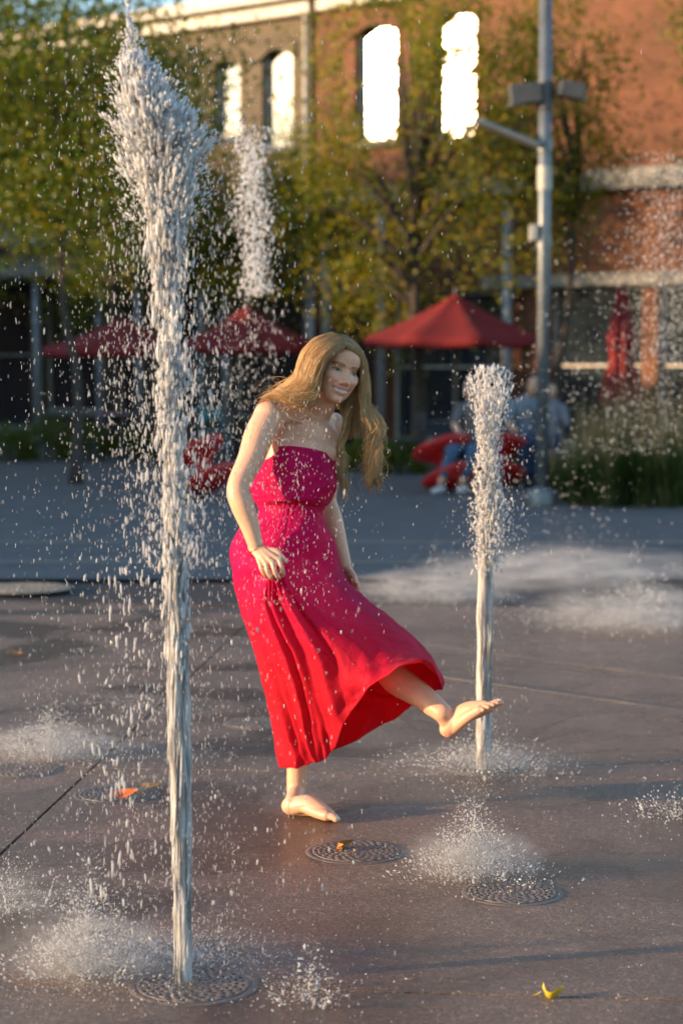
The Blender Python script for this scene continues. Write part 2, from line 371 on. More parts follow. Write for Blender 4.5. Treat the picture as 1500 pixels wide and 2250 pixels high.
def walls(mb, s0, s1, z0, z1, holes, th=.38, o=0.0):
    xs = sorted({s0, s1, *[v for h in holes for v in h[:2]]}); zs = sorted({z0, z1, *[v for h in holes for v in h[2:]]})
    xs = [x for x in xs if s0 <= x <= s1]; zs = [z for z in zs if z0 <= z <= z1]
    for a, b in zip(xs, xs[1:]):
        run = None
        for c, d in zip(zs, zs[1:]):
            mid = ((a + b) / 2, (c + d) / 2)
            solid = not any(h[0] < mid[0] < h[1] and h[2] < mid[1] < h[3] for h in holes)
            if solid: run = (run[0], d) if run else (c, d)
            if (not solid or d == zs[-1]) and run:
                mb.box(((a + b) / 2, th / 2 + o, (run[0] + run[1]) / 2), (b - a, th, run[1] - run[0])); run = None
BLD = empty('brick_building', (FA[0], FA[1], 0), FROT, label='two storey brick building behind the plaza, tan left half and orange right half', cat='building')
ROOF = FZ(680, 3)
up = [(FS(474), FS(530), FZ(500, 300), FZ(500, 132)), (FS(578), FS(644), FZ(610, 326), FZ(610, 106))]
upr = [(FS(780), FS(868), FZ(824, 312), FZ(824, 52)), (FS(948), FS(1040), FZ(994, 305), FZ(994, 22))]
gl = [(FS(x0), FS(x1), z0, z1) for x0, x1, z0, z1 in ((-60, 70, .1, 3.3), (100, 215, .5, 3.1), (240, 300, .1, 3.1), (330, 430, .5, 3.1), (455, 490, .1, 3.1), (515, 670, .5, 3.1))]
gr = [(FS(736), FS(818), 0, 2.75), (FS(858), FS(1125), .1, 2.8), (FS(1205), FS(1405), .1, 2.85), (FS(1440), FS(1530), .1, 2.85)]
mb = MB(); walls(mb, -16, 0, 0, ROOF, up + gl); mb.build('wall', BROWN, BLD)
mb = MB(); walls(mb, .003, 14, 0, ROOF + .02, upr + gr); mb.build('wall', BRICK, BLD)
# cornice, string courses, downpipe
MB().box((-8, -.13, ROOF + .12), (16.2, .62, .24)).box((-8, -.06, ROOF - .14), (16.1, .3, .24)).build('cornice', TRIM, BLD, bevel=.03)
MB().box((7.1, -.13, ROOF + .14), (13.8, .62, .22)).box((7.1, -.06, ROOF - .12), (13.8, .3, .24)).build('cornice', TRIM, BLD, bevel=.03)
MB().box((-8, -.14, FZ(650, 492)), (16, .32, .30)).build('string_course', STONE, BLD, bevel=.02)
MB().box((7.0, -.12, FZ(1350, 396)), (13.9, .28, .34)).build('string_course', STONE, BLD, bevel=.02)
MB().box((FS(1290), -.09, FZ(1290, 616)), (4.2, .22, .22)).build('lintel', STONE, BLD, bevel=.01)
MB().box((FS(777), -.08, 2.86), (FS(830) - FS(724), .2, .2)).build('lintel', STONE, BLD, bevel=.01)
MB().tube([(-.10, -.12, ROOF - .2), (-.10, -.12, .1)], .055, 12).build('downpipe', simple('pale_pipe', (.42, .40, .34), .5), BLD, True)
def window(h, mat, arch=True, cols=1, rows=2, blind=False):
    s0, s1, z0, z1 = h; w = s1 - s0; hh = z1 - z0; f = .06
    e = MB(); e.box(((s0 + s1) / 2, .16, z0 + f / 2), (w, .09, f)).box(((s0 + s1) / 2, .16, z1 - f / 2), (w, .09, f)).box((s0 + f / 2, .16, (z0 + z1) / 2), (f, .09, hh - 2 * f)).box((s1 - f / 2, .16, (z0 + z1) / 2), (f, .09, hh - 2 * f))
    for r_ in range(1, rows): e.box(((s0 + s1) / 2, .162, z0 + hh * r_ / rows), (w - 2 * f, .07, .045))
    for c_ in range(1, cols): e.box((s0 + w * c_ / cols, .161, (z0 + z1) / 2), (.045, .072, hh - 2 * f))
    win = e.build('window', TRIM, BLD)
    for r_ in range(rows):
        for c_ in range(cols):
            a0 = s0 + w * c_ / cols + .03; a1 = s0 + w * (c_ + 1) / cols - .03; b0 = z0 + hh * r_ / rows + .03; b1 = z0 + hh * (r_ + 1) / rows - .03
            MB().box(((a0 + a1) / 2, .175, (b0 + b1) / 2), (a1 - a0, .012, b1 - b0)).build('pane', mat, win)
    MB().box(((s0 + s1) / 2, -.03, z0 - .05), (w + .16, .16, .10)).build('sill', STONE, win, bevel=.01)
    if arch:
        n = 9; pts = [(s0 - .10 + (w + .2) * i / (n - 1), z1 - .24 + .23 * math.sin(math.pi * i / (n - 1))) for i in range(n)]
        V = []; F = []
        for x, z in pts: V += [(x, -.045, z), (x, -.045, z + .30), (x, .14, z), (x, .14, z + .30)]
        for i in range(n - 1):
            b_ = i * 4; F += [(b_, b_ + 4, b_ + 5, b_ + 1), (b_ + 2, b_ + 3, b_ + 7, b_ + 6), (b_ + 1, b_ + 5, b_ + 7, b_ + 3), (b_, b_ + 2, b_ + 6, b_ + 4)]
        F += [(0, 1, 3, 2), ((n - 1) * 4, (n - 1) * 4 + 2, (n - 1) * 4 + 3, (n - 1) * 4 + 1)]
        put('arch', mesh_np('arch', V, np.array(F), False), BROWN if s1 < 0 else BRICK, win)
for h in up: window(h, GLASS2)
for h in upr: window(h, GLASS, True, 1, 2)
for h in gl: window(h, SHOP, False, max(1, int((h[1] - h[0]) / 1.0)), 2)
for h in gr[1:]: window(h, SHOP, False, max(1, int((h[1] - h[0]) / 1.1)), 2)
d0, d1 = gr[0][:2]
DO = MB().box(((d0 + d1) / 2, .25, 1.1), (d1 - d0 - .1, .06, 2.2)).build('door', DARKM, BLD); MB().box((d0 + .16, .19, 1.05), (.03, .05, .3)).build('handle', STEEL, DO)
MB().box(((d0 + d1) / 2, .24, 2.47), (d1 - d0 - .1, .03, .5)).build('pane', SHOP, DO)
MB().box((d0 + .025, .2, 1.37), (.05, .2, 2.74)).box((d1 - .025, .2, 1.37), (.05, .2, 2.74)).build('frame', simple('dull_bronze', (.10, .095, .085), .5), DO)
MB().box((-1, 6.2, ROOF / 2 - .1), (29.5, 11.0, ROOF - .3)).build('core', DARKM, BLD)
MB().tube([(FS(457), 1.5, ROOF), (FS(457), 1.5, ROOF + 2.2)], .02, 6).build('mast', DARKM, BLD)
# steel canopy on slim columns along the front
CAN = empty('canopy', (FA[0], FA[1], 0), FROT, label='grey steel canopy on slim columns along the shop fronts', cat='canopy')
POSTG = simple('painted_grey_steel', (.30, .33, .36), .5, .2)
MB().box((-8.5, -1.3, 3.35), (16.5, 2.4, .12)).build('roof', POSTG, CAN)
MB().box((-8.5, -2.53, 3.35), (16.6, .05, .30)).build('fascia', STONE, CAN, bevel=.01)
for px in (85, 222, 308, 447, 498, 681, 716, 836, 1112):
    # column stands 2.4 m (left) or 0.5 m (right) in front of the wall
    off = -2.3 if px < 700 else -.28; base = FA + NRM * -off; k = (px - 750) / FPX; s = (k * base[1] - base[0]) / (DIR[0] - k * DIR[1])
    top = 3.29 if px < 700 else 4.3
    MB().tube([(s, off, 0), (s, off, top)], .085 if px != 716 else .10, 12).lathe([(.14, 0), (.14, .05), (.09, .07)], (s, off, 0), 12).build('column', POSTG, CAN, True)

# the block on the left, out of the frame, whose shade lies over the plaza
NB = empty('neighbour_building', (-24, 30, 0), label='brick block left of the frame that shades the plaza', cat='building')
MB().box((0, -9.4, 2.2), (14, 20.8, 4.4)).build('wall', BRICK, NB); MB().box((0, -9.4, 4.5), (14.4, 21.0, .2)).build('roof', STONE, NB)
MB().box((-.6, 10.6, 3.1), (14, 19.2, 6.2)).build('wall', BRICK, NB); MB().box((-.6, 10.8, 6.3), (14.4, 19.2, .2)).build('roof', STONE, NB)

# ---------------------------------------------------------------- trees
def leaf_mat():
    m, nt, b = new_mat('foliage'); L = nt.links
    at = node(nt, 'ShaderNodeAttribute', attribute_name='tint'); L.new(at.outputs['Color'], b.inputs['Base Color']); pset(b, Roughness=.5, Specular_IOR_Level=.35)
    tr = node(nt, 'ShaderNodeBsdfTranslucent'); hs = node(nt, 'ShaderNodeHueSaturation', Saturation=1.15, Value=1.5); L.new(at.outputs['Color'], hs.inputs['Color']); L.new(hs.outputs['Color'], tr.inputs['Color'])
    ms = node(nt, 'ShaderNodeMixShader'); ms.inputs['Fac'].default_value = .42; L.new(b.outputs['BSDF'], ms.inputs[1]); L.new(tr.outputs['BSDF'], ms.inputs[2]); L.new(ms.outputs['Shader'], nt.nodes['Material Output'].inputs['Surface']); return m
LEAF = leaf_mat(); BARK = simple('bark', (.055, .045, .036), .9, var=.4, scale=14, bump=.6, bscale=30)
GREEN = ((0.0707, 0.1143, 0.0107), (0.1088, 0.1469, 0.0134), (0.1632, 0.1687, 0.0148), (0.2394, 0.185, 0.0134)); DARKG = ((0.0496, 0.0837, 0.0074), (0.0744, 0.1104, 0.0093), (0.1177, 0.1372, 0.0112), (0.1984, 0.1628, 0.0112))
AUT = ((0.1052, 0.1366, 0.0143), (0.1609, 0.1723, 0.0158), (0.2475, 0.202, 0.0174), (0.33, 0.2376, 0.0174))
DARKG2 = tuple(tuple(.5 * (p + q) for p, q in zip(a_, b_)) for a_, b_ in zip(GREEN, DARKG))
def leaves_mesh(C, size, cols, seed):
    r = np.random.default_rng(seed); n = len(C)
    a = r.normal(size=(n, 3)); a /= np.linalg.norm(a, axis=1)[:, None]; b = np.cross(a, r.normal(size=(n, 3))); b /= np.linalg.norm(b, axis=1)[:, None]
    s = size * r.uniform(.6, 1.25, n)[:, None]; nn = np.cross(a, b)
    V = np.stack((C - a * s * .5, C + b * s * .30 + nn * s * .08, C + a * s * .5, C - b * s * .30 + nn * s * .08), 1).reshape(-1, 3)
    F = np.arange(n * 4).reshape(n, 4)
    me = mesh_np('crown', V, F, False); k = r.choice(len(cols), n, p=(.34, .34, .22, .10)); c = np.array(cols)[k] * r.uniform(.72, 1.28, (n, 1))
    vcol(me, 'tint', np.repeat(c, 4, 0)); return me
def tree(px, Y, trunk_h, cz, rx, rz, nclump, nleaf, size, cols, label, seed, trunk_r=.13, shape=None, name='street_tree', x=None, gaps=()):
    r = np.random.default_rng(seed); X = P(px, 800, Y)[0] if x is None else x
    e = empty(name, (X, Y, 0), label=label, cat='tree', group='street trees on the plaza')
    top = cz + rz * .55
    tp = crom([(0, 0, 0), (r.normal() * .05, r.normal() * .05, trunk_h * .5), (r.normal() * .1, r.normal() * .1, trunk_h), (r.normal() * .2, r.normal() * .2, top)], 16)
    mbt = MB().tube(tp, np.linspace(trunk_r, trunk_r * .22, 16) * np.array([1.35] + [1.1] + [1] * 14), 10)
    CL = []
    for i in range(nclump):
        while True:
            v = r.uniform(-1, 1, 3); q = np.linalg.norm(v)
            if .25 < q < 1: break
        v *= np.array((rx, rx, rz)) * (.9 + .2 * r.uniform()); c = np.array((0, 0, cz)) + v
        CL.append(c)
        if i % 2 == 0:
            z0 = np.clip(trunk_h + (c[2] - trunk_h) * .45, trunk_h * .8, top); b0 = np.array([np.interp(z0, tp[:, 2], tp[:, k]) for k in range(3)])
            mid = b0 * .45 + c * .55 + (0, 0, .12 * rz); mbt.tube(crom([b0, mid, c], 7), np.linspace(trunk_r * .38, .008, 7), 5)
    mbt.build('trunk', BARK, e, True)
    CL = np.array(CL); per = r.dirichlet(np.ones(nclump) * 3) * nleaf
    pts = np.concatenate([c + r.normal(size=(int(p) + 1, 3)) * (rx * .20, rx * .20, rz * .13) for c, p in zip(CL, per)])
    if gaps:                                             # open places in the crown
        w_ = np.ones(len(pts), bool)
        for gx, gz, grx, grz in gaps: w_ &= ~((((pts[:, 0] - gx) / grx) ** 2 + ((pts[:, 2] - gz) / grz) ** 2 < 1) & (r.uniform(size=len(pts)) < .9))
        pts = pts[w_]
    put('crown', leaves_mesh(pts, size, cols, seed), LEAF, e); return e
tree(165, 25.0, 2.6, 4.8, 2.05, 2.05, 90, 30000, .088, DARKG2, 'dense green street tree at the upper left behind the tall jet', 21, .075)
tree(-150, 36.0, 2.6, 4.8, 2.2, 2.4, 60, 20000, .09, DARKG, 'green street tree cut by the left edge', 22)
tree(255, 33.5, 2.6, 4.6, 1.75, 2.1, 60, 22000, .095, DARKG, 'dark tree between the tall jet and the arched windows', 23)
tree(585, 35.0, 2.4, 3.9, 1.9, 1.25, 44, 13000, .095, GREEN, 'low green tree under the two bright arched windows', 24, .10)
tree(917, 30.5, 2.2, 4.8, 1.95, 2.7, 80, 19000, .092, AUT, 'sparse yellowing tree in front of the glaring windows, bare grey trunk', 25, .15, gaps=((-.62, 5.95, .52, .95), (.56, 5.55, .27, .48), (-.45, 4.6, .3, .3)))
tree(1235, 31.0, 2.6, 5.1, 1.05, 2.2, 34, 7000, .092, AUT, 'thin yellowing tree just behind the lamp post', 26, .09)
tree(1640, 28.0, 2.6, 5.3, 1.35, 1.5, 26, 6500, .09, GREEN, 'green branches reaching in at the upper right edge', 27)

# ---------------------------------------------------------------- planting
GRASSM = LEAF
def blades(n, rad, h, lean, cols, seed, w=.010, curve=.5):
    r = np.random.default_rng(seed); Vs = []; Fs = []; Cs = []
    for i in range(n):
        a = r.uniform(0, 6.28); q = rad * math.sqrt(r.uniform()); b = np.array((q * math.cos(a), q * math.sin(a), 0)); hh = h * r.uniform(.55, 1.1); d = r.uniform(0, 6.28); l = lean * hh * r.uniform(.2, 1.2)
        o = np.array((math.cos(d), math.sin(d), 0)); sd = np.array((-o[1], o[0], 0)) * w; k = len(Vs) * 0 + sum(len(v) for v in Vs[:0])
        pts = [b + o * l * t ** 2 + np.array((0, 0, hh * (t - curve * .35 * t * t))) for t in (0, .35, .7, 1)]
        V = []
        for j, p in enumerate(pts): s = (1, .85, .5, .05)[j]; V += [p - sd * s, p + sd * s]
        Fs += [[i * 8 + j * 2, i * 8 + j * 2 + 1, i * 8 + j * 2 + 3, i * 8 + j * 2 + 2] for j in range(3)]
        Vs += V; c = np.array(cols[r.integers(len(cols))]) * r.uniform(.7, 1.3); Cs += [c] * 8
    me = mesh_np('blades', np.array(Vs), np.array(Fs), False); vcol(me, 'tint', np.array(Cs)); return me
SOIL = simple('planting_soil', (.05, .036, .026), .95)
def bed(name, x0, x1, y0, y1, label): return None
STRAW = ((.30, .21, .10), (.24, .17, .08), (.36, .26, .13))
GG = ((.030, .060, .014), (.05, .085, .018), (.085, .095, .028))
k = 0
GRP = []
for px, py, h in ((1235, 1100, .62), (1275, 1108, .72), (1325, 1112, .78), (1372, 1110, .85), (1420, 1112, .85), (1468, 1113, .80), (1505, 1110, .85), (1300, 1075, .8), (1355, 1070, .9), (1415, 1068, .95), (1475, 1070, .95)):
    c = G(px, py); kk = len(GRP)
    lab = ('ornamental grass clump next to the lamp post base', 'second grass clump right of the lamp post', 'third grass clump right of the lamp post in the front row', 'fourth grass clump right of the lamp post in the front row', 'fifth grass clump right of the lamp post in the front row', 'sixth grass clump near the right edge in the front row', 'grass clump cut by the right edge of the picture', 'back row grass clump nearest the lamp post, straw plumes', 'back row grass clump left of the closed umbrella foot', 'back row grass clump below the closed umbrella, straw plumes', 'back row grass clump at far right with tall plumes')[kk]
    e = empty('ornamental_grass', (c[0], c[1], 0), random.uniform(0, 6), label=lab, cat='grass clump', group='ornamental grasses right of the lamp post'); GRP.append(e)
    put('blades', blades(330, .15, h, .55, GG, 40 + kk, .007), LEAF, e)
    put('plumes', blades(70 if kk >= 7 else 22, .14, h * 1.55, .28, STRAW, 60 + kk, .010, .1), LEAF, e)
def shrub(px, py, rx, h, n, seed, label, cols=DARKG):
    c = G(px, py); r = np.random.default_rng(seed); e = empty('low_shrub', (c[0], c[1], 0), label=label, cat='shrub', group='low shrubs in front of the terrace')
    q = r.normal(size=(n, 3)); q /= np.linalg.norm(q, axis=1)[:, None]; q *= r.uniform(.3, 1, (n, 1)) ** .5; q[:, 2] = np.abs(q[:, 2])
    q *= (1 + .25 * smoothnoise(q * 4, seed))[:, None]; pts = q * (rx, rx * .7, h); put('foliage', leaves_mesh(pts, .055, cols, seed), LEAF, e)
    MB().tube([(0, 0, 0), (.02, 0, h * .6)], [.025, .01], 6).build('stem', BARK, e)
for i, (px, py, rx, h, lab) in enumerate(((20, 1012, .55, .55, 'low dark shrub at the far left edge behind the grey paving'), (105, 1010, .60, .60, 'low dark shrub below the leftmost column'), (200, 1008, .55, .52, 'low dark shrub below the left umbrella'), (290, 1008, .50, .48, 'low dark shrub just left of the tall jet'),
        (805, 1035, .42, .50, 'bright green low shrub right of the hanging blonde curls'), (880, 1040, .45, .48, 'dark low shrub left of the red chairs'), (1165, 1062, .35, .40, 'low shrub left of the lamp post base'))): shrub(px, py, rx, h, 1900, 80 + i, lab, GREEN if i in (4, 6) else DARKG)
# ---------------------------------------------------------------- umbrellas
RED = simple('umbrella_red_canvas', (.155, .0055, .0065), .85, var=.18, scale=3); WOODP = simple('umbrella_pole', (.10, .085, .07), .5)
def canopy_mesh(R_, rise, sag=.06, n=8, val=.13):
    V = []; F = []; NR_, NS = 8, 6; A = n * NS
    for i in range(NR_ + 1):
        t = i / NR_
        for j in range(A):
            a = 2 * math.pi * j / A; f = (j % NS) / NS; w = math.sin(math.pi * f)
            poly = math.cos(math.pi / n) / math.cos((a % (2 * math.pi / n)) - math.pi / n)
            rr = R_ * t * (poly * (1 - .035 * w * t)); V.append((rr * math.cos(a), rr * math.sin(a), rise * (1 - t) - sag * w * t - .05 * math.sin(math.pi * t)))
    for i in range(NR_):
        for j in range(A): F.append((i * A + j, i * A + (j + 1) % A, (i + 1) * A + (j + 1) % A, (i + 1) * A + j))
    base = NR_ * A
    for j in range(A):
        x, y, z = V[base + j]; V.append((x * 1.002, y * 1.002, z - val * (1 - .25 * math.sin(math.pi * (j % NS) / NS))))
    for j in range(A): F.append((base + j, base + (j + 1) % A, base + A + (j + 1) % A, base + A + j))
    return mesh_np('canopy', V, np.array(F))
def umbrella(px, Y, ypk, yed, R_, label, rz=.2):
    c = P(px, 800, Y); zp = P(px, ypk, Y)[2]; ze = P(px, yed, Y)[2]; rise = zp - ze
    e = empty('patio_umbrella', (c[0], Y, 0), rz, label=label, cat='umbrella', group='red patio umbrellas on the terrace')
    o = put('canopy', canopy_mesh(R_, rise), RED, e, (0, 0, ze)); s = o.modifiers.new('t', 'SOLIDIFY'); s.thickness = .006
    MB().tube([(0, 0, 0), (0, 0, zp)], .026, 10).build('pole', WOODP, e, True)
    MB().lathe([(.0001, .0), (.04, .01), (.03, .06), (.0001, .10)], (0, 0, zp), 10).build('finial', WOODP, e, True)
    MB().lathe([(.30, 0), (.30, .05), (.26, .07), (.05, .09), (.045, .35)], seg=20).build('base', DARKM, e, True)
    for k in range(8):
        a = 2 * math.pi * k / 8; MB().tube([(0, 0, zp - .06), (R_ * .96 * math.cos(a), R_ * .96 * math.sin(a), ze - .02)], .011, 5).build('rib', WOODP, e)
    return e
umbrella(1000, 29.0, 645, 742, 1.34, 'largest open red umbrella, right of the woman')
umbrella(545, 31.5, 672, 758, 1.18, 'open red umbrella between the tall jet and the woman', .05)
umbrella(268, 31.0, 697, 764, 1.22, 'open red umbrella at the left, partly behind the tall jet', .3)
# closed umbrella
c = P(1365, 800, 26.5); zt = P(1365, 632, 26.5)[2]; zb = P(1365, 884, 26.5)[2]
e = empty('patio_umbrella', (c[0], 26.5, 0), label='closed red umbrella tied up near the right edge', cat='umbrella', group='red patio umbrellas on the terrace')
V = []; F = []; N = 48
for i in range(22):
    t = i / 21; r0 = .05 + .115 * min(1, t * 2.2) - .03 * math.exp(-((t - .62) / .10) ** 2) + .075 * max(0, t - .68) / .32
    for j in range(N): a = 2 * math.pi * j / N; rr = r0 * (1 + .24 * math.sin(8 * a + 2.0 * t) + .08 * math.sin(19 * a + 5 * t)); V.append((rr * math.cos(a), rr * math.sin(a), zt + (zb - zt) * t + (.05 * math.sin(8 * a) if i == 21 else 0)))
for i in range(21):
    for j in range(N): F.append((i * N + j, i * N + (j + 1) % N, (i + 1) * N + (j + 1) % N, (i + 1) * N + j))
put('canopy', mesh_np('canopy', V, np.array(F)), RED, e)
MB().tube([(0, 0, 0), (0, 0, zt + .06)], .026, 10).build('pole', WOODP, e, True); MB().lathe([(.30, 0), (.30, .05), (.26, .07), (.05, .09), (.045, .35)], seg=20).build('base', DARKM, e, True)
MB().lathe([(.135, 0), (.14, .02), (.135, .045)], (0, 0, zt + (zb - zt) * .62), 20).build('tie', RED, e, True)

# ---------------------------------------------------------------- spinning-top chairs of red plastic
CHR = simple('red_plastic', (.42, .012, .012), .32, var=.12, scale=4)
def spun(px, py, rz, tilt, s, label):
    c = G(px, py); e = empty('spun_chair', (c[0], c[1], 0), rz, label=label, cat='chair', group='red spinning top chairs')
    prof = [(.001, .0), (.10, .005), (.26, .05), (.40, .13), (.455, .20), (.45, .225), (.36, .235), (.20, .27), (.135, .33), (.13, .40), (.20, .47), (.33, .53), (.43, .60), (.455, .66), (.44, .685), (.36, .64), (.24, .58), (.10, .55), (.001, .545)]
    M = np.array(Matrix.Rotation(tilt, 3, 'Y')) * s
    lo = [(r, z) for r, z in prof[:9]]; hi = [(r, z) for r, z in prof[8:]]
    rest = np.array((0, 0, .0)); V = np.array([(r * math.cos(a) * 1.0, 0, z) for r, z in prof for a in (0, math.pi)]) @ M.T; dz = -V[:, 2].min()
    MB().lathe(lo, (0, 0, dz), 40, M).build('base', CHR, e, True); MB().lathe(hi, (0, 0, dz), 40, M).build('seat', CHR, e, True)
    return e
spun(470, 1092, 2.6, R(30), .80, 'red spinning top chair behind the tall jet and the bent elbow')
spun(1000, 1082, 2.3, R(27), .80, 'red spinning top chair with a person in jeans sitting on it')
spun(1085, 1070, 1.2, R(24), .80, 'red spinning top chair partly behind the short right jet')

# ---------------------------------------------------------------- cafe furniture
def cafe_table(px, Y, col, label, r_=.38, h=.70):
    c = P(px, 800, Y); e = empty('cafe_table', (c[0], Y, 0), label=label, cat='table', group='cafe tables on the terrace')
    MB().lathe([(.0001, h), (r_, h), (r_, h - .03), (.0001, h - .03)], seg=28).build('top', simple('table_' + label[:6], col, .4), e)
    MB().tube([(0, 0, .03), (0, 0, h - .03)], .03, 10).build('stem', DARKM, e, True); MB().lathe([(.25, 0), (.25, .02), (.05, .05)], seg=20).build('foot', DARKM, e, True)
cafe_table(262, 33.0, (.34, .22, .28), 'cafe table with a pale pink top under the left umbrella')
cafe_table(520, 33.6, (.06, .06, .065), 'dark cafe table under the middle umbrella')
cafe_table(1000, 28.2, (.06, .06, .065), 'dark cafe table under the largest umbrella')
def cafe_chair(px, Y, rz, col, label):
    c = P(px, 800, Y); e = empty('cafe_chair', (c[0], Y, 0), rz, label=label, cat='chair', group='cafe chairs on the terrace'); m = simple('chair_' + label[:8], col, .5)
    MB().box((0, 0, .45), (.42, .42, .03)).build('seat', m, e, bevel=.012)
    MB().box((0, .20, .72), (.40, .025, .22)).build('backrest', m, e, bevel=.01)
    for sx in (-1, 1):
        MB().tube([(sx * .18, -.18, 0), (sx * .17, -.17, .45)], .013, 6).build('leg', m, e); MB().tube([(sx * .18, .2, 0), (sx * .18, .19, .45), (sx * .18, .215, .84)], .013, 6).build('leg', m, e)
cafe_chair(470, 31.5, .4, (.05, .22, .26), 'teal cafe chair behind the tall jet'); cafe_chair(330, 33.6, 1.7, (.03, .03, .03), 'black cafe chair right of the pink table')
cafe_chair(205, 33.2, -1.5, (.03, .03, .03), 'black cafe chair left of the pink table'); cafe_chair(892, 27.5, -1.2, (.035, .035, .04), 'black cafe chair under the left rim of the largest umbrella'); cafe_chair(1090, 28.4, 1.5, (.035, .035, .04), 'black cafe chair under the right rim of the largest umbrella')

# ---------------------------------------------------------------- lamp post
Yl = G(1190, 1108)[1]; lp = P(1190, 1108, Yl)
POST = empty('lamp_post', (lp[0], Yl, 0), label='tall grey lamp post with two floodlights and a flat lamp arm', cat='lamp post')
LPM = simple('lamp_post_paint', (.15, .175, .19), .42, .35, .18, 8); LPD = simple('floodlight_grey', (.075, .078, .080), .5, .3); LPW = simple('pale_cast', (.40, .39, .35), .5)
def lz(y): return P(1190, y, Yl)[2]
def lx(x): return (x - 1190) / FPX * Yl
MB().tube([(0, 0, 0), (0, 0, lz(-60))], .066, 24).build('pole', LPM, POST, True)
MB().lathe([(.165, 0), (.165, .13), (.155, .155), (.09, .165), (.07, .19)], seg=32).build('base', LPM, POST, True)
for y0, y1, r_ in ((178, 240, .085), (305, 332, .080), (365, 418, .076), (520, 545, .078)): MB().lathe([(.066, lz(y1)), (r_, lz(y1)), (r_, lz(y0)), (.066, lz(y0))], seg=24).build('collar', LPW if y0 == 365 else LPD if y0 == 178 else LPM, POST, False)
def floodlight(xa, xb, ya, yb, tilt, name='floodlight'):
    w = abs(lx(xb) - lx(xa)); h = abs(lz(ya) - lz(yb)); cx = (lx(xa) + lx(xb)) / 2; cz = (lz(ya) + lz(yb)) / 2; M = np.array(Matrix.Rotation(tilt, 3, 'Y'))
    f = MB().box((cx, -.02, cz), (w, .20, h * .8), M).build(name, LPD, POST, bevel=.02)
    MB().box((cx + math.copysign(w * .30, cx), -.02, cz - h * .42), (w * .5, .18, .015), M).build('lens', simple('flood_lens', (.25, .25, .24), .2), f)
    MB().tube([(math.copysign(.06, cx), 0, cz), (cx - math.copysign(w * .4, cx), -.02, cz)], .022, 8).build('bracket', LPD, f)
floodlight(1112, 1182, 180, 236, R(-6)); floodlight(1218, 1276, 178, 222, R(12))
a0 = np.array((lx(1182), 0, lz(316))); a1 = np.array((lx(1100), 0, lz(296))); a2 = np.array((lx(1042), 0, lz(272)))
hd = MB(); d_ = (a2 - a1) / np.linalg.norm(a2 - a1)
ang = math.atan2(d_[2], -d_[0]); Mh = np.array(Matrix.Rotation(ang, 3, 'Y'))
arm = hd.box((a0 + a2) / 2, (np.linalg.norm(a2 - a0), .26, .055), Mh).build('lamp_arm', LPM, POST, bevel=.015)
MB().box(a2 * .82 + a0 * .18 + np.array((0, -.004, .032)), (.20, .22, .02), Mh).build('lamp_cap', LPW, arm, bevel=.005)
MB().box((lx(1166), -.03, lz(512)), (.085, .10, .17)).build('camera_box', LPW, POST, bevel=.01)

# ---------------------------------------------------------------- people far behind
def person_parts(e, parts, vs=.012):
    for nm, limbs, mat in parts:
        Vs = []; Fs = []; n = 0
        for pts, rads in limbs:
            q = crom(np.column_stack((np.array(pts, float), np.array(rads, float))), 14); V, F = tube(q[:, :3], q[:, 3], 14)
            for i in (0, -1):
                Vb = ICO2[0] * q[i, 3] + q[i, :3]; Vs.append(Vb); Fs += [tuple(k + n for k in f) for f in ICO2[1].tolist()]; n += len(Vb)
            Vs.append(V)
            for f in F:
                for k in range(1, len(f) - 1): Fs.append((f[0] + n, f[k] + n, f[k + 1] + n))
            n += len(V)
        co, q, tr = vox(nm, np.concatenate(Vs), np.array(Fs), vs, 3)
        put(nm, mesh_np(nm, co, [q, tr] if len(tr) else q), mat, e)
FSK = simple('far_skin', (.50, .30, .21), .5, var=.1); JEAN = simple('blue_denim', (.045, .095, .165), .85, var=.3, scale=14); JEAND = simple('dark_denim', (.022, .042, .085), .85, var=.3, scale=14)
SHIRTB = simple('pale_blue_shirt', (.15, .19, .235), .85, var=.15); SHIRTW = simple('pale_shirt', (.17, .18, .21), .85); SHOE = simple('white_trainers', (.55, .54, .55), .6); HRD = simple('brown_hair', (.05, .03, .02), .6, var=.4, scale=40); SHIRTG = simple('grey_top', (.12, .115, .12), .85)
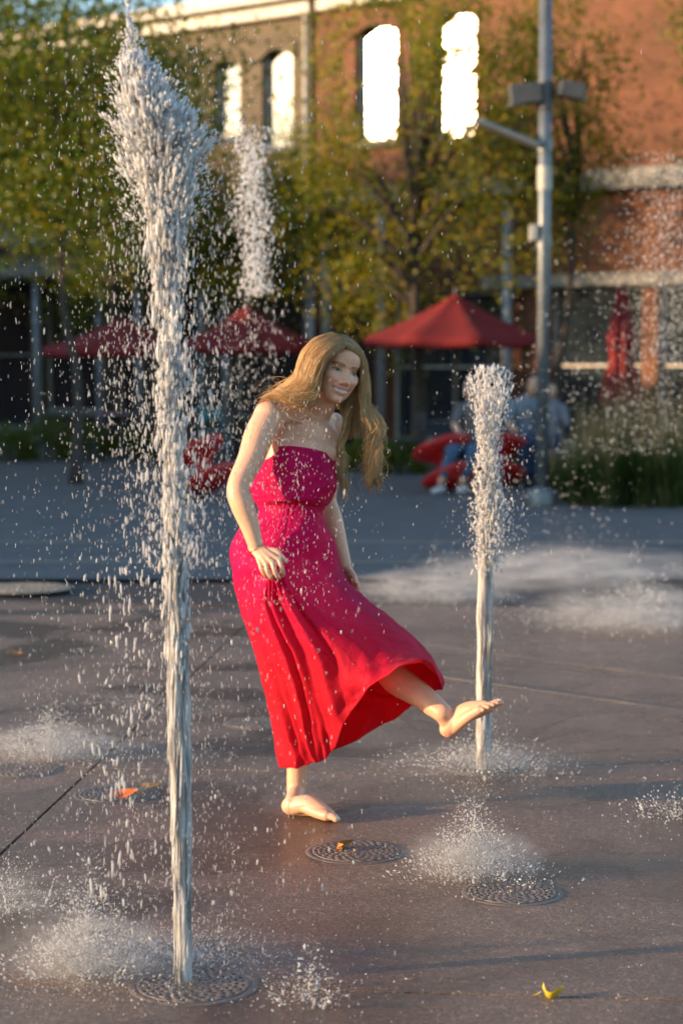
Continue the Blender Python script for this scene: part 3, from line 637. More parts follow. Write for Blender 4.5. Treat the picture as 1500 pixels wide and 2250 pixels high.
# seated in the red chair
Yc = G(1000, 1080)[1] - .12; X0 = P(1030, 800, Yc)[0]
e = empty('person', (X0, Yc, 0), label='person in rolled blue jeans and white shoes sitting in a red chair', cat='person')
fl = P(968, 1072, Yc - .28)[0] - X0; fr_ = P(1014, 1072, Yc - .2)[0] - X0; kl = P(990, 985, Yc)[0] - X0; kr = P(1036, 990, Yc)[0] - X0
person_parts(e, [
    ('body', [([(.08, .22, .46), (.09, .25, .72), (.07, .22, .98)], [.14, .135, .12]), ([(.07, .21, 1.0), (.05, .18, 1.10)], [.055, .05]), ([(.045, .15, 1.15), (.035, .12, 1.24)], [.085, .09]),
              ([(-.09, .20, .99), (-.16, .12, .80), (-.08, -.06, .66)], [.055, .045, .032]), ([(.22, .22, .99), (.28, .10, .80), (.16, -.06, .66)], [.055, .045, .032]),
              ([(kl, -.22, .44), (fl + .01, -.26, .16), (fl, -.24, .08)], [.05, .045, .035]), ([(kr, -.20, .44), (fr_ + .01, -.20, .16), (fr_, -.18, .08)], [.05, .045, .035])], FSK),
    ('top', [([(.08, .22, .50), (.09, .25, .72), (.07, .22, .98)], [.155, .152, .135]), ([(-.09, .20, .99), (-.15, .13, .84)], [.068, .062]), ([(.22, .22, .99), (.27, .12, .84)], [.068, .062])], SHIRTG),
    ('jeans', [([(.02, .20, .46), (kl + .01, -.12, .50), (kl, -.23, .47)], [.115, .085, .075]), ([(kl, -.23, .47), (fl + .04, -.26, .24)], [.075, .066]), ([(.14, .20, .46), (kr + .01, -.10, .50), (kr, -.21, .47)], [.115, .085, .075]), ([(kr, -.21, .47), (fr_ + .04, -.21, .24)], [.075, .066])], JEAN),
    ('shoe', [([(fl + .02, -.22, .05), (fl - .09, -.36, .035)], [.05, .036])], SHOE), ('shoe', [([(fr_ + .02, -.17, .05), (fr_ - .04, -.33, .035)], [.05, .036])], SHOE),
    ('hair', [([(.05, .18, 1.16), (.05, .16, 1.27)], [.095, .098]), ([(.08, .22, 1.2), (.09, .25, 1.0)], [.07, .05])], HRD)])
# leaning figure in a pale blue shirt beside the lamp post
Yp = 24.6; X1 = P(1150, 800, Yp)[0]
e = empty('person', (X1, Yp, 0), label='person in a pale blue shirt and dark jeans perched left of the lamp post', cat='person')
person_parts(e, [
    ('body', [([(.02, .10, .58), (.03, .10, .80), (.05, .03, 1.02)], [.13, .13, .12]), ([(.06, .0, 1.08), (.10, -.06, 1.16)], [.05, .05]), ([(.11, -.08, 1.18), (.13, -.10, 1.27)], [.08, .085]), ([(-.13, .04, 1.0), (-.19, -.06, .80), (-.10, -.20, .68)], [.05, .042, .03]), ([(.22, .02, 1.0), (.27, -.08, .80), (.16, -.20, .66)], [.05, .042, .03]), ([(-.02, -.16, .40), (.0, -.14, .08)], [.045, .04])], FSK),
    ('shirt', [([(.02, .10, .60), (.03, .10, .80), (.05, .03, 1.0)], [.16, .155, .145]), ([(-.13, .04, 1.0), (-.18, -.05, .82)], [.07, .06]), ([(.22, .02, 1.0), (.26, -.06, .82)], [.07, .06])], SHIRTB),
    ('jeans', [([(-.04, .10, .55), (-.06, -.14, .56), (-.05, -.20, .54)], [.13, .09, .082]), ([(-.05, -.20, .54), (.0, -.17, .16)], [.08, .055]), ([(.09, .10, .55), (.10, -.12, .56), (.09, -.17, .54)], [.13, .09, .082]), ([(.09, -.17, .54), (.09, -.10, .16)], [.08, .055])], JEAND),
    ('shoe', [([(.0, -.18, .06), (-.04, -.30, .04)], [.055, .04])], DARKM), ('shoe', [([(.09, -.12, .06), (.08, -.24, .04)], [.055, .04])], DARKM),
    ('hair', [([(.12, -.05, 1.22), (.14, -.07, 1.30)], [.088, .085]), ([(.10, -.02, 1.2), (.05, .06, 1.05)], [.07, .045])], HRD)])
SEAT = empty('stone_bench', (X1 + .1, Yp + .10, 0), label='low stone bench under the person in the pale blue shirt', cat='bench')
MB().box((.05, .05, .40), (.9, .36, .06)).build('seat', STONE, SEAT, bevel=.01); 
for sx in (-.28, .38): MB().box((sx, .05, .185), (.10, .30, .368)).build('leg', STONE, SEAT)
Yq = 26.2; X2 = P(1212, 800, Yq)[0]
e = empty('person', (X2, Yq, 0), label='small figure in a pale top just right of the lamp post', cat='person')
person_parts(e, [
    ('body', [([(0, .08, .52), (0, .08, .95)], [.12, .11]), ([(0, .05, 1.0), (-.02, .02, 1.08)], [.05, .045]), ([(-.02, .0, 1.10), (-.02, -.02, 1.18)], [.075, .08]), ([(-.06, -.1, .40), (-.06, -.12, .08)], [.045, .04])], FSK),
    ('top', [([(0, .08, .56), (0, .08, .93)], [.15, .14]), ([(-.15, .04, .92), (-.19, -.05, .72)], [.06, .05]), ([(.15, .04, .92), (.19, -.05, .72)], [.06, .05])], SHIRTW),
    ('jeans', [([(-.05, .08, .50), (-.07, -.14, .50)], [.12, .085]), ([(-.07, -.15, .49), (-.06, -.13, .12)], [.078, .055]), ([(.07, .08, .50), (.08, -.12, .50)], [.12, .085]), ([(.08, -.13, .49), (.08, -.10, .12)], [.078, .055])], JEAND),
    ('hair', [([(-.02, .03, 1.14), (-.02, .0, 1.22)], [.085, .082])], HRD)])
SEAT = empty('stone_bench', (X2, Yq + .1, 0), label='stone bench under the small figure right of the lamp post', cat='bench')
MB().box((.02, .02, .36), (.8, .34, .06)).build('seat', STONE, SEAT, bevel=.01)
for sx in (-.28, .32): MB().box((sx, .02, .165), (.10, .30, .328)).build('leg', STONE, SEAT)
# ---------------------------------------------------------------- the woman in the pink dress
def skin_mat():
    m, nt, b = new_mat('skin'); L = nt.links
    at = node(nt, 'ShaderNodeAttribute', attribute_name='tint')
    v = coords(nt); n = node(nt, 'ShaderNodeTexNoise', Scale=55.0, Detail=4.0); L.new(v, n.inputs['Vector'])
    mx = node(nt, 'ShaderNodeMix', data_type='RGBA', blend_type='MULTIPLY'); mx.inputs['Factor'].default_value = 1.0
    r = ramp(nt, [(0.3, (0.9, 0.88, 0.87)), (0.7, (1.0, 1.0, 1.0))]); L.new(n.outputs['Fac'], r.inputs['Fac'])
    L.new(at.outputs['Color'], mx.inputs['A']); L.new(r.outputs['Color'], mx.inputs['B']); L.new(mx.outputs['Result'], b.inputs['Base Color'])
    pset(b, Roughness=0.42, Specular_IOR_Level=0.45, Subsurface_Weight=0.12, Subsurface_Scale=0.012, Subsurface_Radius=(1.0, 0.35, 0.2))
    return m
SKIN = skin_mat()

YW = 6.56
class Body:
    def __init__(s): s.V = []; s.F = []; s.n = 0
    def add(s, V, F):
        s.V.append(np.asarray(V, float))
        for f in F:
            if len(f) == 4: s.F.append((f[0] + s.n, f[1] + s.n, f[2] + s.n)); s.F.append((f[0] + s.n, f[2] + s.n, f[3] + s.n))
            elif len(f) == 3: s.F.append(tuple(i + s.n for i in f))
            else:
                for k in range(1, len(f) - 1): s.F.append((f[0] + s.n, f[k] + s.n, f[k + 1] + s.n))
        s.n += len(V)
    def limb(s, pts, rads, n=26, seg=20):
        """round tapering limb with rounded ends; pts 3D joints, rads radii"""
        q = crom(np.column_stack((np.asarray(pts, float), np.asarray(rads, float))), n)
        V, F = tube(q[:, :3], q[:, 3], seg); s.add(V, F)
        for i in (0, -1): s.ball(q[i, :3], (q[i, 3],) * 3)
    def ball(s, c, r, M=None):
        V = ICO3[0] * np.asarray(r, float)
        if M is not None: V = V @ np.asarray(M)          # rows of M are the local axes
        s.add(V + np.asarray(c, float), ICO3[1].tolist())
    def rings(s, cs, ra, rb, ea, eb, n=40, seg=36, power=2.0):
        """loft of ellipses: centres, half sizes along ea and eb (per ring)"""
        q = crom(np.column_stack((cs, ra, rb, ea, eb)), n); a = np.linspace(0, 2 * math.pi, seg, endpoint=False)
        ca, sa = np.cos(a), np.sin(a)
        V = (q[:, None, :3] + (q[:, 3, None] * ca)[:, :, None] * q[:, None, 5:8] + (q[:, 4, None] * sa)[:, :, None] * q[:, None, 8:11]).reshape(-1, 3)
        F = [(i * seg + j, i * seg + (j + 1) % seg, (i + 1) * seg + (j + 1) % seg, (i + 1) * seg + j) for i in range(n - 1) for j in range(seg)]
        F.append(tuple(range(seg - 1, -1, -1))); F.append(tuple((n - 1) * seg + j for j in range(seg)))
        s.add(V, F)

def unit(v): v = np.asarray(v, float); return v / np.linalg.norm(v)

# head frame: her left, forward, up
HF = unit((math.sin(R(25)), -math.cos(R(25)), -0.05))
HU = np.array((math.sin(R(17)), 0, math.cos(R(17)))); HU = unit(HU - HF * np.dot(HU, HF))
HL = np.cross(HU, HF)
EYE = P(760, 814, 6.455)
HC = EYE - 0.078 * HF - 0.002 * HU
HM = np.array((HL, HF, HU))                              # rows: local axes
def H(x, y, z): return HC + x * HL + y * HF + z * HU

def build_body():
    B = Body()
    psi = R(47); e1 = np.array((math.cos(psi), math.sin(psi), 0)); e2 = np.array((math.sin(psi), -math.cos(psi), 0))
    # torso
    T = [((628, 1215), 6.57, .125, .09), ((628, 1180), 6.57, .125, .09), ((640, 1115), 6.57, .088, .068), ((646, 1060), 6.56, .112, .082),
         ((656, 1005), 6.56, .136, .090), ((664, 965), 6.57, .140, .082), ((672, 938), 6.575, .118, .066), ((684, 920), 6.58, .066, .052), ((694, 905), 6.57, .050, .050), ((706, 884), 6.55, .047, .049), ((718, 862), 6.53, .046, .048)]
    cs = [P(*c, Y) for c, Y, a, b in T]
    B.rings(cs, [t[2] for t in T], [t[3] for t in T], [e1] * len(T), [e2] * len(T), 70)
    # collar bones and trapezius
    RS = P(592, 915, 6.445); LS = P(731, 936, 6.69)
    nb = P(686, 918, 6.58)
    B.limb([nb + (0, .0, .03), (nb + RS) / 2 + (0, .01, .012), RS + (.012, .005, .006)], [.034, .036, .040])
    B.limb([nb + (0, .0, .03), (nb + LS) / 2 + (0, .01, .012), LS + (-.012, .0, .004)], [.034, .036, .040])
    notch = P(700, 936, 6.515)
    for S_, o in ((RS, (0.02, -0.02, .012)), (LS, (-.01, -.035, .012))):
        B.limb([notch, (notch * .55 + S_ * .45) + (0, -.010, .004), S_ + np.array(o) * .8], [.0075, .0075, .010], 16, 10)
    # chest front
    B.limb([P(632, 985, 6.50), P(672, 988, 6.49), P(712, 995, 6.53)], [.052, .055, .045]); B.limb([P(650, 950, 6.53), P(690, 950, 6.525), P(716, 962, 6.57)], [.05, .05, .045])
    # right arm (nearest), holding the skirt
    RE = P(524, 1070, 6.33); RW = P(563, 1203, 6.305)
    B.limb([RS, RS * .72 + RE * .28 + (-.006, -.003, 0), RS * .4 + RE * .6, RE, RE * .72 + RW * .28 + (-.004, -.004, 0), RE * .35 + RW * .65, RW], [.050, .049, .043, .037, .0385, .031, .0235], 40, 24)
    B.ball(RS + (-.002, 0, .002), (.051, .051, .050))
    # left arm, hanging behind the waist
    LE = P(716, 1098, 6.735); LW = P(757, 1240, 6.66)
    B.limb([LS, LS * .7 + LE * .3, LS * .35 + LE * .65, LE, LE * .7 + LW * .3, LE * .3 + LW * .7, LW], [.046, .045, .040, .036, .037, .029, .023], 40, 24)
    # right hand: palm and five fingers closing on the cloth
    K = [P(x, y, Y) for x, y, Y in ((572, 1238, 6.272), (585, 1239, 6.262), (599, 1236, 6.258), (612, 1229, 6.264))]    # knuckles: little .. index
    for k, kk in enumerate(K):
        B.limb([RW + (np.array((-.012, 0, 0)) + np.array((.0076, 0, 0)) * k), (RW + kk) / 2 + (0, -.003, .001), kk], [.0155, .0132, .0095], 14, 12)
    tips = [((575, 1252, 6.262), (583, 1264, 6.270), (588, 1267, 6.29)), ((588, 1256, 6.250), (596, 1269, 6.258), (601, 1270, 6.282)),
            ((603, 1253, 6.248), (610, 1267, 6.256), (614, 1269, 6.282)), ((618, 1245, 6.254), (622, 1259, 6.262), (622, 1264, 6.284))]
    for kk, tp, r in zip(K, tips, (.0068, .0075, .0077, .0075)):
        B.limb([kk] + [P(*t) for t in tp], [r * 1.22, r * 1.05, r, r * .86], 16, 12)
    B.limb([RW + (.012, -.004, -.012), P(603, 1211, 6.285), P(617, 1221, 6.275), P(628, 1234, 6.272)], [.0130, .0115, .0088, .0070], 16, 12)
    # left hand, relaxed against the skirt
    Kl = [P(x, y, Y) for x, y, Y in ((763, 1272, 6.675), (768, 1273, 6.655), (774, 1272, 6.640), (778, 1268, 6.630))]
    for k, kk in enumerate(Kl):
        B.limb([LW + (.002 * k, -.003 * k + .004, 0), (LW + kk) / 2, kk], [.0155, .0140, .0108], 14, 12)
    tl = [((768, 1287, 6.672), (770, 1298, 6.668)), ((774, 1291, 6.65), (775, 1305, 6.645)), ((780, 1290, 6.632), (782, 1304, 6.63)), ((785, 1284, 6.622), (787, 1297, 6.622))]
    for kk, tp, r in zip(Kl, tl, (.0075, .0083, .0085, .0082)):
        B.limb([kk] + [P(*t) for t in tp], [r * 1.15, r * 1.02, r * .85], 14, 12)
    B.limb([LW + (.006, -.014, -.012), P(775, 1262, 6.618), P(781, 1278, 6.608)], [.012, .010, .0075], 12, 12)
    # left leg: stands
    hipL = P(628, 1195, 6.62); knL = P(660, 1450, 6.63); anL = P(651, 1738, 6.64)
    B.limb([hipL, hipL * .5 + knL * .5, knL, knL * .7 + anL * .3, knL * .35 + anL * .65, anL], [.078, .064, .045, .040, .036, .0335], 40, 24)
    # left foot
    heel = G(626, 1789); toe = G(733, 1804); fd = unit(toe - heel); fd[2] = 0
    sd = np.array((fd[1], -fd[0], 0.0)); sd = sd if sd[1] < 0 else -sd            # towards the camera = inner side
    def foot(hl, ln, up, side, ank, r=1.0):
        hl = np.asarray(hl)
        p = lambda f, s_, u: hl + ln * f + side * s_ + up * u
        B.limb([p(.020, 0, .030), p(.045, 0, .034), p(.095, .004, .046), p(.135, .004, .036), p(.172, .003, .022)], [.029, .031, .029, .026, .019], 24, 18)
        B.limb([p(.022, 0, .024), p(.03, 0, .040), ank], [.0255, .028, .030], 14, 18)
        B.limb([p(.030, 0, .020), p(.105, -.020, .019), p(.160, -.022, .0155)], [.021, .019, .0155], 18, 14)
        B.limb([p(.09, .012, .036), p(.135, .017, .026), p(.176, .021, .0195)], [.021, .0205, .0185], 18, 14)
        for s_, f0, f1, rr in ((.022, .168, .226, .0125), (.007, .166, .222, .0088), (-.006, .160, .211, .0082), (-.017, .152, .198, .0078), (-.027, .142, .182, .0075)):
            B.limb([p(f0, s_, .019), p(f0 * .45 + f1 * .55, s_, .0185), p(f1 - rr, s_, rr * 1.02)], [rr * 1.12, rr, rr * .92], 12, 12)
    foot(heel + (0, 0, 0.001), fd, np.array((0, 0, 1.0)), sd, anL)
    # right leg: kicked forward
    hipR = P(632, 1215, 6.56); knR = P(836, 1446, 6.46); anR = P(972, 1566, 6.27)
    d_ = (anR - knR)
    B.limb([hipR, hipR * .5 + knR * .5, knR, knR + d_ * .3 + (-.012, 0, -.012), knR + d_ * .65 + (-.004, 0, -.004), anR], [.070, .055, .047, .050, .042, .032], 40, 24)
    hl = P(983, 1626, 6.275); tt = P(1096, 1549, 6.19)
    ln = unit(tt - hl); cam = np.array((0, -1.0, 0)); side = unit(np.cross(ln, (0, 0, 1.0))); side = side if side[1] < 0 else -side
    side = unit(side + 0.25 * np.array((0, 0, 1.0))); side = unit(side - ln * np.dot(side, ln)); up = np.cross(side, ln); up = up if up[2] > 0 else -up
    foot(hl, ln, up, -side, anR)
    # head
    B.ball(H(0, -.012, .030), (.0735, .094, .083), HM)
    B.ball(H(0, .028, -.028), (.0635, .062, .080), HM)
    B.ball(H(0, .022, -.056), (.0565, .056, .044), HM); B.ball(H(0, .040, -.068), (.046, .044, .040), HM)
    B.ball(H(0, .058, -.090), (.024, .022, .019), HM)
    B.ball(H(0, .058, .035), (.052, .034, .045), HM)
    for s_ in (-1, 1): B.ball(H(s_ * .036, .052, -.022), (.026, .028, .026), HM)
    B.limb([H(0, -.02, -.03), P(708, 886, 6.55), P(694, 908, 6.575)], [.050, .047, .050])
    V = np.concatenate(B.V); F = np.array(B.F)
    co, q, tr = vox('body', V, F, 0.0020)
    co = relax(co, q, 3)
    def soften(c, rx, it):
        nonlocal co
        w = np.clip(1.6 - 1.6 * np.linalg.norm((co - c) / np.asarray(rx), axis=1), 0, 1)
        sel = q[(w[q] > 0).any(axis=1)]
        if not len(sel): return
        ids, inv = np.unique(sel, return_inverse=True); c2 = relax(co[ids], inv.reshape(-1, 4), it); ww = w[ids][:, None]
        co[ids] = co[ids] * (1 - ww) + c2 * ww
    soften(P(665, 965, 6.54), (.24, .24, .13), 160); soften(P(600, 915, 6.46), (.09, .09, .09), 40); soften(anL + (0, 0, -.02), (.085, .085, .085), 70); soften(anR, (.065, .065, .065), 40); soften(RW, (.04, .04, .03), 10)
    soften(H(0, .03, -.06), (.10, .10, .075), 30)
    # ---- face relief and colours, by position in the head's frame
    loc = (co - HC) @ HM.T; x, y, z = loc.T
    face = (y > 0.018) & (np.abs(x) < .075) & (z > -.125) & (z < .10)
    g = lambda x0, z0, sx, sz: np.exp(-((x - x0) / sx) ** 2 - ((z - z0) / sz) ** 2)
    g2 = lambda x0, z0, sx, sz: g(x0, z0, sx, sz) + g(-x0, z0, sx, sz)
    ax = np.abs(x); mz = -.066 + .0075 * (ax / .03) ** 2                       # smile line
    dz = z - mz; wmask = np.clip(1 - (ax / .030) ** 2, 0, 1)
    d = (.0115 * np.exp(-(x / .0085) ** 2) * np.exp(-((z + .012) / .021) ** 2) + .0145 * g(0, -.0365, .0115, .0105) + .0065 * g2(.0125, -.0415, .0065, .0065)
         - .0065 * g2(.031, -.001, .016, .011) + .0042 * g2(.030, .016, .020, .0065) + .0085 * g2(.037, -.034, .017, .015)
         - .0045 * np.exp(-((ax - .030 - (-.048 - z) * .25) / .005) ** 2) * np.exp(-((z + .053) / .014) ** 2)
         + .0055 * g(0, -.099, .015, .012) - .004 * g(0, -.083, .016, .006) + .003 * g(0, .055, .04, .03)
         + wmask ** .5 * (.0030 * np.exp(-((dz - .0075) / .0038) ** 2) + .0042 * np.exp(-((dz + .0085) / .0042) ** 2) - .0040 * np.exp(-(dz / .0045) ** 2)))
    d += .0030 * g2(.031, -.004, .0125, .0062)                                 # the eyeball under the lids
    co[face] += (d[:, None] * HF)[face] * np.clip((y[face] - .018) / .02, 0, 1)[:, None]
    base = np.array((.68, .385, .250)); col = np.tile(base, (len(co), 1))
    def blend(mask, c):
        nonlocal col
        mask = np.clip(mask, 0, 1)[:, None] * face[:, None]; col = col * (1 - mask) + np.array(c) * mask
    blend(.6 * g2(.040, -.030, .020, .017), (.72, .33, .23))                 # cheeks
    blend(.35 * g(0, -.036, .012, .010), (.64, .29, .21))
    lip = wmask ** .3 * np.exp(-((np.abs(dz) - .0075) / .0030) ** 2) * (ax < .030); blend(lip * .95, (.52, .17, .155))
    inner = (np.abs(dz) < .0052 * np.clip(1 - (ax / .029) ** 2, 0, 1) ** .5) & (ax < .028); blend(inner * 1.0, (.66, .60, .54))
    blend((inner & ((ax > .023) | (dz < -.0038))) * 1.0, (.16, .05, .045))
    blend(((ax > .027) & (ax < .034)) * np.exp(-(dz / .003) ** 2), (.30, .12, .10))
    ez = z + .0040 - .0012 * (1 - ((ax - .031) / .014) ** 2)
    ew = np.clip(1 - ((ax - .031) / .0145) ** 2, 0, 1)
    eye = (np.abs(ez) < .0040 * ew ** .6) & (ew > 0); blend(eye * 1.0, (.40, .35, .32))
    ir = ((ax - (.031 + np.where(x > 0, .002, -.002))) ** 2 + (ez - .0005) ** 2) < .0049 ** 2; blend((eye & ir) * 1.0, (.045, .045, .04))
    lash = (ew > 0) * np.exp(-((ez - .0040 * ew ** .6 - .0008) / .0023) ** 2); blend(lash * .95, (.05, .03, .025))
    blend((ew > 0) * .55 * np.exp(-((ez + .0040 * ew ** .6) / .0014) ** 2), (.16, .08, .06))
    blend(.30 * g2(.031, .005, .014, .005), (.34, .19, .13))
    bz = z - (.0150 + .004 * (1 - ((ax - .033) / .02) ** 2))
    blend((ax > .012) * (ax < .048) * np.exp(-(bz / .0034) ** 2) * .92, (.155, .088, .050))
    blend(.8 * g2(.0075, -.0455, .0038, .0026), (.20, .08, .06))
    # warm soles, knuckles and heels
    near = lambda c, r: np.exp(-(np.linalg.norm(co - c, axis=1) / r) ** 2)
    for c, r, k in ((hl + up * .0 + ln * .01, .035, .6), (tt, .03, .5), (toe, .03, .45), (heel, .03, .35)):
        w = (near(c, r) * k)[:, None]; col = col * (1 - w) + np.array((.64, .26, .17)) * w
    for kk in K: w = (near(kk, .012) * .35)[:, None]; col = col * (1 - w) + np.array((.60, .27, .19)) * w
    # pale polish on the big toe nails
    for c in (heel + fd * .2215 + sd * .021 + (0, 0, .0205), hl + ln * .219 - side * .022 + up * .021):
        w = (np.linalg.norm(co - c, axis=1) < .0075)[:, None]; col = np.where(w, np.array((.62, .72, .58)), col)
    me = mesh_np('body', co, [q, tr] if len(tr) else q)
    vcol(me, 'tint', col)
    return me, dict(RW=RW, RE=RE, K=K, hl=hl, ln=ln)

WOMAN = empty('person', G(650, 1792), label='young woman in a strapless pink maxi dress kicking one bare foot through the fountain water', cat='person')
WOMAN_LOC = np.array(WOMAN.location)
def wput(name, me, mat, parent=None):
    me.transform(Matrix.Translation(-Vector(WOMAN_LOC))); return put(name, me, mat, parent or WOMAN)
_bm, WJ = build_body()
wput('body', _bm, SKIN)

# ---- dress: one lofted cloth from the bust to the hem
def dress_mat():
    m, nt, b = new_mat('dress_cotton'); L = nt.links
    at = node(nt, 'ShaderNodeAttribute', attribute_name='cu'); sep = node(nt, 'ShaderNodeSeparateXYZ'); L.new(at.outputs['Vector'], sep.inputs['Vector'])
    v = coords(nt); n = node(nt, 'ShaderNodeTexNoise', Scale=9.0, Detail=5.0); L.new(v, n.inputs['Vector'])
    r = ramp(nt, [(0.3, (.46, .0050, .120)), (0.7, (.58, .010, .155))]); L.new(n.outputs['Fac'], r.inputs['Fac'])
    # magenta at the bust turning to red towards the hem, less at one side
    hem_red = node(nt, 'ShaderNodeAttribute', attribute_name='hem_red'); low = ramp(nt, [(0.3, (.52, .012, .022)), (0.7, (.66, .024, .034))]); L.new(n.outputs['Fac'], low.inputs['Fac'])
    md_ = node(nt, 'ShaderNodeMix', data_type='RGBA'); L.new(hem_red.outputs['Fac'], md_.inputs['Factor']); L.new(r.outputs['Color'], md_.inputs['A']); L.new(low.outputs['Color'], md_.inputs['B'])
    # rows of small eyelets: dark dots along a few lines of the skirt
    hole = node(nt, 'ShaderNodeAttribute', attribute_name='eyelet')
    mx = node(nt, 'ShaderNodeMix', data_type='RGBA'); L.new(hole.outputs['Fac'], mx.inputs['Factor']); L.new(md_.outputs['Result'], mx.inputs['A']); mx.inputs['B'].default_value = (.16, .004, .02, 1)
    L.new(mx.outputs['Result'], b.inputs['Base Color'])
    n2 = node(nt, 'ShaderNodeTexNoise', Scale=24.0, Detail=7.0, Roughness=0.68, Distortion=0.9); L.new(v, n2.inputs['Vector'])
    bp = node(nt, 'ShaderNodeBump', Strength=0.55, Distance=0.016); L.new(n2.outputs['Fac'], bp.inputs['Height']); L.new(bp.outputs['Normal'], b.inputs['Normal'])
    pset(b, Roughness=0.55, Specular_IOR_Level=0.14, Sheen_Weight=0.14, Sheen_Roughness=0.35, Sheen_Tint=(1, .5, .5, 1))
    tr = node(nt, 'ShaderNodeBsdfTranslucent'); tr.inputs['Color'].default_value = (.95, .055, .060, 1)
    ms = node(nt, 'ShaderNodeMixShader'); ms.inputs['Fac'].default_value = 0.50
    out = nt.nodes['Material Output']; L.new(b.outputs['BSDF'], ms.inputs[1]); L.new(tr.outputs['BSDF'], ms.inputs[2]); L.new(ms.outputs['Shader'], out.inputs['Surface'])
    return m
DRESS = dress_mat()

def build_dress():
    # every ring: L, five front points, Rr, five back points (photo x, photo y, depth)
    RG = []
    def ring(fr, bk): RG.append([P(*p) for p in fr + bk])
    def auto(fr, yb, bulge=.13, dy=-4):
        (xl, yl, Yl), (xr, yr, Yr) = fr[0], fr[-1]; bk = []
        for k in range(1, 6):
            t = k / 6; s = math.sin(math.pi * t) ** .6
            bk.append((xr + (xl - xr) * (t * .96 + .02), yr + (yl - yr) * t + dy * s + yb * s, Yr + (Yl - Yr) * t + bulge * s))
        ring(fr, bk)
    auto([(592, 990, 6.55), (603, 984, 6.475), (630, 980, 6.435), (662, 983, 6.425), (696, 990, 6.445), (722, 998, 6.495), (735, 1004, 6.58)], 0, .11)
    auto([(566, 1028, 6.56), (580, 1028, 6.465), (612, 1028, 6.42), (656, 1030, 6.405), (702, 1034, 6.412), (729, 1038, 6.465), (738, 1040, 6.58)], 0, .11)
    auto([(551, 1062, 6.57), (566, 1064, 6.46), (604, 1066, 6.418), (655, 1068, 6.402), (706, 1070, 6.408), (732, 1068, 6.465), (738.5, 1064, 6.58)], 0, .11)
    auto([(556, 1090, 6.57), (571, 1096, 6.47), (606, 1098, 6.412), (652, 1096, 6.395), (694, 1102, 6.415), (718, 1104, 6.48), (726, 1098, 6.58)], 0, .10)
    auto([(563, 1107, 6.57), (577, 1109, 6.475), (610, 1108, 6.435), (650, 1108, 6.428), (686, 1113, 6.445), (708, 1116, 6.495), (714, 1112, 6.58)], 0, .10)
    auto([(569, 1128, 6.57), (582, 1132, 6.47), (612, 1134, 6.428), (646, 1134, 6.418), (682, 1133, 6.432), (702, 1131, 6.49), (707, 1128, 6.58)], 0, .11)
    auto([(534, 1152, 6.59), (553, 1166, 6.465), (592, 1176, 6.395), (642, 1178, 6.378), (690, 1172, 6.405), (714, 1166, 6.475), (719, 1162, 6.59)], 0, .13)
    auto([(508, 1213, 6.60), (520, 1226, 6.455), (553, 1236, 6.355), (604, 1234, 6.325), (668, 1222, 6.365), (724, 1212, 6.455), (738, 1206, 6.60)], 0, .15)
    auto([(514, 1268, 6.60), (538, 1276, 6.43), (581, 1272, 6.315), (606, 1264, 6.288), (634, 1266, 6.312), (716, 1272, 6.43), (768, 1280, 6.585)], 0, .15)
    auto([(528, 1326, 6.61), (551, 1336, 6.44), (584, 1334, 6.345), (622, 1330, 6.31), (676, 1338, 6.312), (764, 1338, 6.415), (832, 1338, 6.56)], 0, .16)
    auto([(560, 1424, 6.63), (588, 1436, 6.455), (628, 1444, 6.365), (682, 1444, 6.305), (756, 1434, 6.262), (842, 1410, 6.345), (914, 1404, 6.52)], 20, .17)
    auto([(584, 1518, 6.65), (613, 1532, 6.485), (657, 1542, 6.405), (708, 1540, 6.335), (770, 1502, 6.225), (868, 1458, 6.245), (948, 1446, 6.46)], 55, .18)
    ring([(603, 1598, 6.67), (634, 1612, 6.525), (676, 1618, 6.465), (722, 1598, 6.385), (780, 1530, 6.235), (888, 1470, 6.165), (966, 1482, 6.37)],
         [(948, 1500, 6.47), (898, 1525, 6.565), (830, 1560, 6.665), (738, 1600, 6.745), (650, 1605, 6.765)])
    ring([(618, 1681, 6.68), (650, 1685, 6.56), (692, 1674, 6.505), (733, 1646, 6.435), (796, 1530, 6.21), (916, 1462, 6.12), (967, 1503, 6.33)],
         [(945, 1522, 6.44), (897, 1553, 6.555), (830, 1600, 6.665), (740, 1645, 6.745), (660, 1668, 6.765)])
    A = np.array(RG)                                     # rings, 12, 3
    NU, NV = 420, 250
    q = np.concatenate((A[:, -2:], A, A[:, :3]), axis=1)   # wrap
    # u: closed Catmull-Rom through 12 points
    u = np.linspace(0, 12, NU, endpoint=False); i = u.astype(int); f = (u - i)[None, :, None]
    a, b, c, d = q[:, i + 1], q[:, i + 2], q[:, i + 3], q[:, i + 4]
    Q = 0.5 * (2 * b + (c - a) * f + (2 * a - 5 * b + 4 * c - d) * f ** 2 + (3 * b - a - 3 * c + d) * f ** 3)
    # denser rows where the rings are far apart
    Vv = crom(Q, NV)                                     # NV, NU, 3
    k = len(RG) - 1; w = np.linspace(0, k, NV)           # ring coordinate
    un = np.linspace(0, 2 * math.pi, NU, endpoint=False)
    cen = Vv.mean(axis=1, keepdims=True)
    du = np.roll(Vv, -1, 1) - np.roll(Vv, 1, 1); dv = np.gradient(Vv, axis=0)
    nrm = np.cross(dv, du); nrm /= np.linalg.norm(nrm, axis=2)[:, :, None] + 1e-9
    s = np.sign(np.sum(nrm * (Vv - cen), axis=2).mean()); nrm *= s
    W = w[:, None]; U = un[None, :]
    ss = lambda a_, b_, t: np.clip((t - a_) / (b_ - a_), 0, 1) ** 2 * (3 - 2 * np.clip((t - a_) / (b_ - a_), 0, 1))
    warp = .35 * np.sin(2 * U + .5 * W) + .22 * np.sin(5 * U - .9 * W) + .10 * np.sin(11 * U + 1.3 * W)
    X = U + .12 * warp
